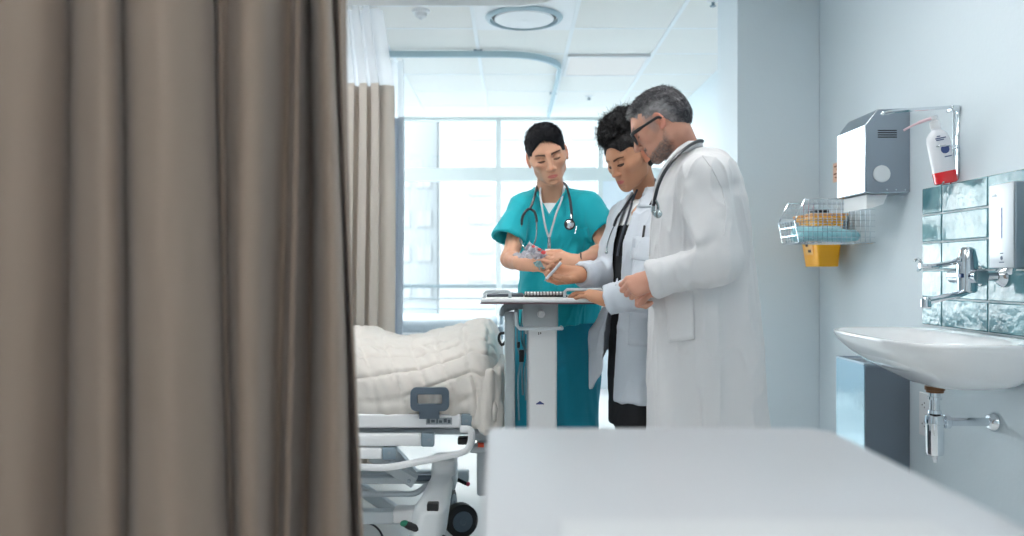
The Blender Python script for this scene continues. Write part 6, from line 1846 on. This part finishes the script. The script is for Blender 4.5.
# glasses
gl = thing('glasses', 'black framed glasses worn by the grey haired person', 'glasses', tuple(place(np.array([[0, 0.1, 0.0]]), MR_, hcm)[0]))
fr_ = MB()
def rim(cx, y0):
    o = []
    for k in range(28):
        a = 2 * PI * k / 28; ca, sa = math.cos(a), math.sin(a)
        o.append((cx + 0.0265 * abs(ca) ** 0.75 * (1 if ca > 0 else -1), y0 - 0.006 * abs(cx + 0.0265 * ca) / 0.06, 0.001 + 0.0195 * abs(sa) ** 0.75 * (1 if sa > 0 else -1)))
    return o
pl_ = lambda pts: place(np.array(pts), MR_, hcm, MS).tolist()
part('rim', MB().tube(pl_(rim(-0.034, 0.1035)), 0.0040, 8, closed=True), M_black, gl)
part('rim', MB().tube(pl_(rim(0.034, 0.1035)), 0.0040, 8, closed=True), M_black, gl)
part('bridge', MB().tube(pl_([(-0.009, 0.1025, 0.008), (0, 0.105, 0.011), (0.009, 0.1025, 0.008)]), 0.0026, 8), M_black, gl)
for s in (-1, 1):
    part('temple_arm', MB().tube(pl_(spline([(s * 0.0605, 0.097, 0.012), (s * 0.070, 0.090, 0.0125), (s * 0.0775, 0.055, 0.0125), (s * 0.0815, 0.010, 0.012), (s * 0.0825, -0.008, 0.010), (s * 0.081, -0.022, -0.004)], 4)), [0.0056] * 8 + [0.0042] * 13, 8), M_black, gl)
    part('lens', MB().add(pl_([(p_[0], p_[1], p_[2]) for p_ in rim(s * 0.034, 0.1032)]), [tuple(range(28))]), M_glass, gl)
# trousers, shoes, shirt
G = Grid((0.40, 2.33, 0.05), (0.80, 2.88, 1.05), 0.008)
for yy in (2.69, 2.51): G.cone((.60, yy, .90), (.585, yy, .48), 0.095, 0.082, 0.03).cone((.585, yy, .48), (.615, yy, .09), 0.082, 0.068, 0.02)
V, Q = G.mesh(); part('trousers', (relax(V, Q, 2), Q), mat('trousers_navy', RGB(44, 48, 60), 0.8), man)
for yy in (2.70, 2.50):
    V, Q = shoe((.61, yy, .09), (-1, 0, 0)); part('shoe', (V, Q), M_shoe, man)
# the long coat
def X26(px): return (px - 512) * 2.6 / F_PX
def mfold(th, z):
    low = np.clip((1.12 - z) / 0.35, 0, 1)
    return low * (0.030 * np.sin(5 * th + 0.6) + 0.020 * np.sin(8 * th + 3 * z) + 0.012 * np.sin(13 * th - 2 * z)) + 0.010 * np.sin(6 * th + 7 * z)
ml = [(0.52, .612, 2.6, .190, .205), (0.669, X26(708), 2.6, .184, .20), (0.934, X26(704.5), 2.6, .172, .188), (1.184, X26(700.5), 2.6, .155, .175), (1.30, X26(699.5), 2.6, .147, .172), (1.372, X26(699), 2.6, .140, .168), (1.43, X26(699), 2.61, .124, .150), (1.475, X26(698), 2.61, .100, .115), (1.52, X26(697), 2.61, .068, .072)]
G = Grid((0.32, 2.24, 0.50), (0.84, 2.90, 1.62), 0.0045)
G.trunk(ml, e=2.2, fold=mfold, k=0.02)
G.trunk([(0.515, .612, 2.6, .165, .18), (0.80, .600, 2.6, .155, .17)], mode='sub', k=0.004)
nb2 = P(691, 160, 2.61)
for sh in (shN, shF): G.cone(nb2 + (sh - nb2) * 0.3, sh, 0.050, 0.066, 0.03)
G.cone(P(718, 172, 2.5), P(716, 172, 2.72), 0.045, 0.045, 0.05)
Vt_, Qt_ = G.mesh(); SMt = Surf(Vt_, Qt_)
add_sleeve(G, shN, eN, wN, (0.068, 0.062, 0.052), 0.040, 0.010, 0.035)
add_sleeve(G, shF, eF, wF, (0.064, 0.060, 0.050), 0.040, 0.010, 0.035)
# heavier drapes: folds hanging from the arm pit and across the inner elbow
for a, b, r0, r1 in (((690, 190, 2.395), (706, 232, 2.34), .012, .009), ((684, 205, 2.41), (700, 240, 2.335), .010, .010), ((722, 205, 2.41), (735, 250, 2.44), .014, .012)):
    G.cone(P(*a), P(*b), r0, r1, 0.035)
nd = np.array(Vector(P(676, 136, 2.6) - P(694, 168, 2.61)).normalized())
G.cone(nb2 - nd * 0.02, nb2 + nd * 0.12, 0.058, 0.070, 0.006, 'sub')
V, Q = G.mesh(); V = relax(V, Q, 1, 0.4)
V = noise_cloth(V, Q, 0.0055, 0.0050, 51, zs=0.2, f=13)
part('coat', (V, Q), M_coat, man, label='long white coat')
SM = Surf(V, Q)
# standing collar running round the neck, with lapel
cpath = [P(654, 205, 2.44), P(656, 188, 2.45), P(660, 174, 2.46), P(667, 161, 2.475), P(677, 149, 2.50), P(688, 141.5, 2.54), P(697, 139, 2.60), P(697, 141, 2.67), P(686, 147, 2.70), P(672, 160, 2.70)]
cpath = spline(cpath, 6)
out_, inn_ = [], []
cc = P(684, 152, 2.6)
n_ = len(cpath); rings = []
for i, p in enumerate(cpath):
    k = i / (n_ - 1)
    o = p - cc; o[2] = 0; o = o / (np.linalg.norm(o) + 1e-6)
    w_ = 0.020 + 0.010 * math.sin(PI * min(1, k * 1.3))
    a = p; b = p + o * w_ * 0.75 - np.array((0, 0, w_ * 1.1))
    rings.append([a, a * 0.5 + b * 0.5 + o * 0.004 + np.array((0, 0, 0.003)), b])
part('collar', MB().loft(rings, closed=False), M_coat, man, solid=0.005)
part('front_edge', MB().tube(SM.line([(653, 212), (651, 235), (650, 256)], 0.002, 2.5), 0.004, 6), M_coat, man)
part('side_pocket', SMt.patch([(664, 287), (692, 274), (695, 339), (669, 343)], 0.004, 10, 2.4), M_coat, man, solid=0.003, label='large patch pocket')
part('shoulder_seam', MB().tube(SM.line([(700, 152), (712, 168), (722, 188), (727, 212), (724, 236)], 0.0005, 2.5, 4), 0.0022, 6), M_coat, man)
# stethoscope of the man
st = thing('stethoscope', 'dark stethoscope round the collar of the long white coat', 'stethoscope', tuple(P(660, 190, 2.42)))
sp_ = [P(653.5, 206, 2.405), P(655.5, 196, 2.40), P(659.5, 182, 2.40), P(667, 168, 2.41), P(677, 156, 2.435), P(688, 146.5, 2.48), P(697, 141.5, 2.54), P(702.5, 141, 2.60), P(700, 143, 2.68), P(688, 150, 2.75), P(672, 165, 2.76), P(664, 182, 2.75)]
part('tube', MB().tube(tube_path(sp_), 0.0052, 8), M_tube, st)
part('yoke', MB().tube(tube_path([P(653.5, 206, 2.405), P(653, 211, 2.405), P(655, 215, 2.405)]), 0.006, 8).tube(tube_path([P(655.5, 200, 2.40), P(658, 206, 2.40), P(657.5, 213, 2.40)]), 0.004, 8), M_earp, st)
part('chest_piece', MB().lathe(tuple(P(658, 214, 2.40)), (-0.3, -1, 0), [(-0.004, 0.010), (0.0, 0.0125), (0.006, 0.0125), (0.008, 0.008)], 20), M_earp, st)
# far hand partner and elastic cuffs need no more; name badge edge on the coat front
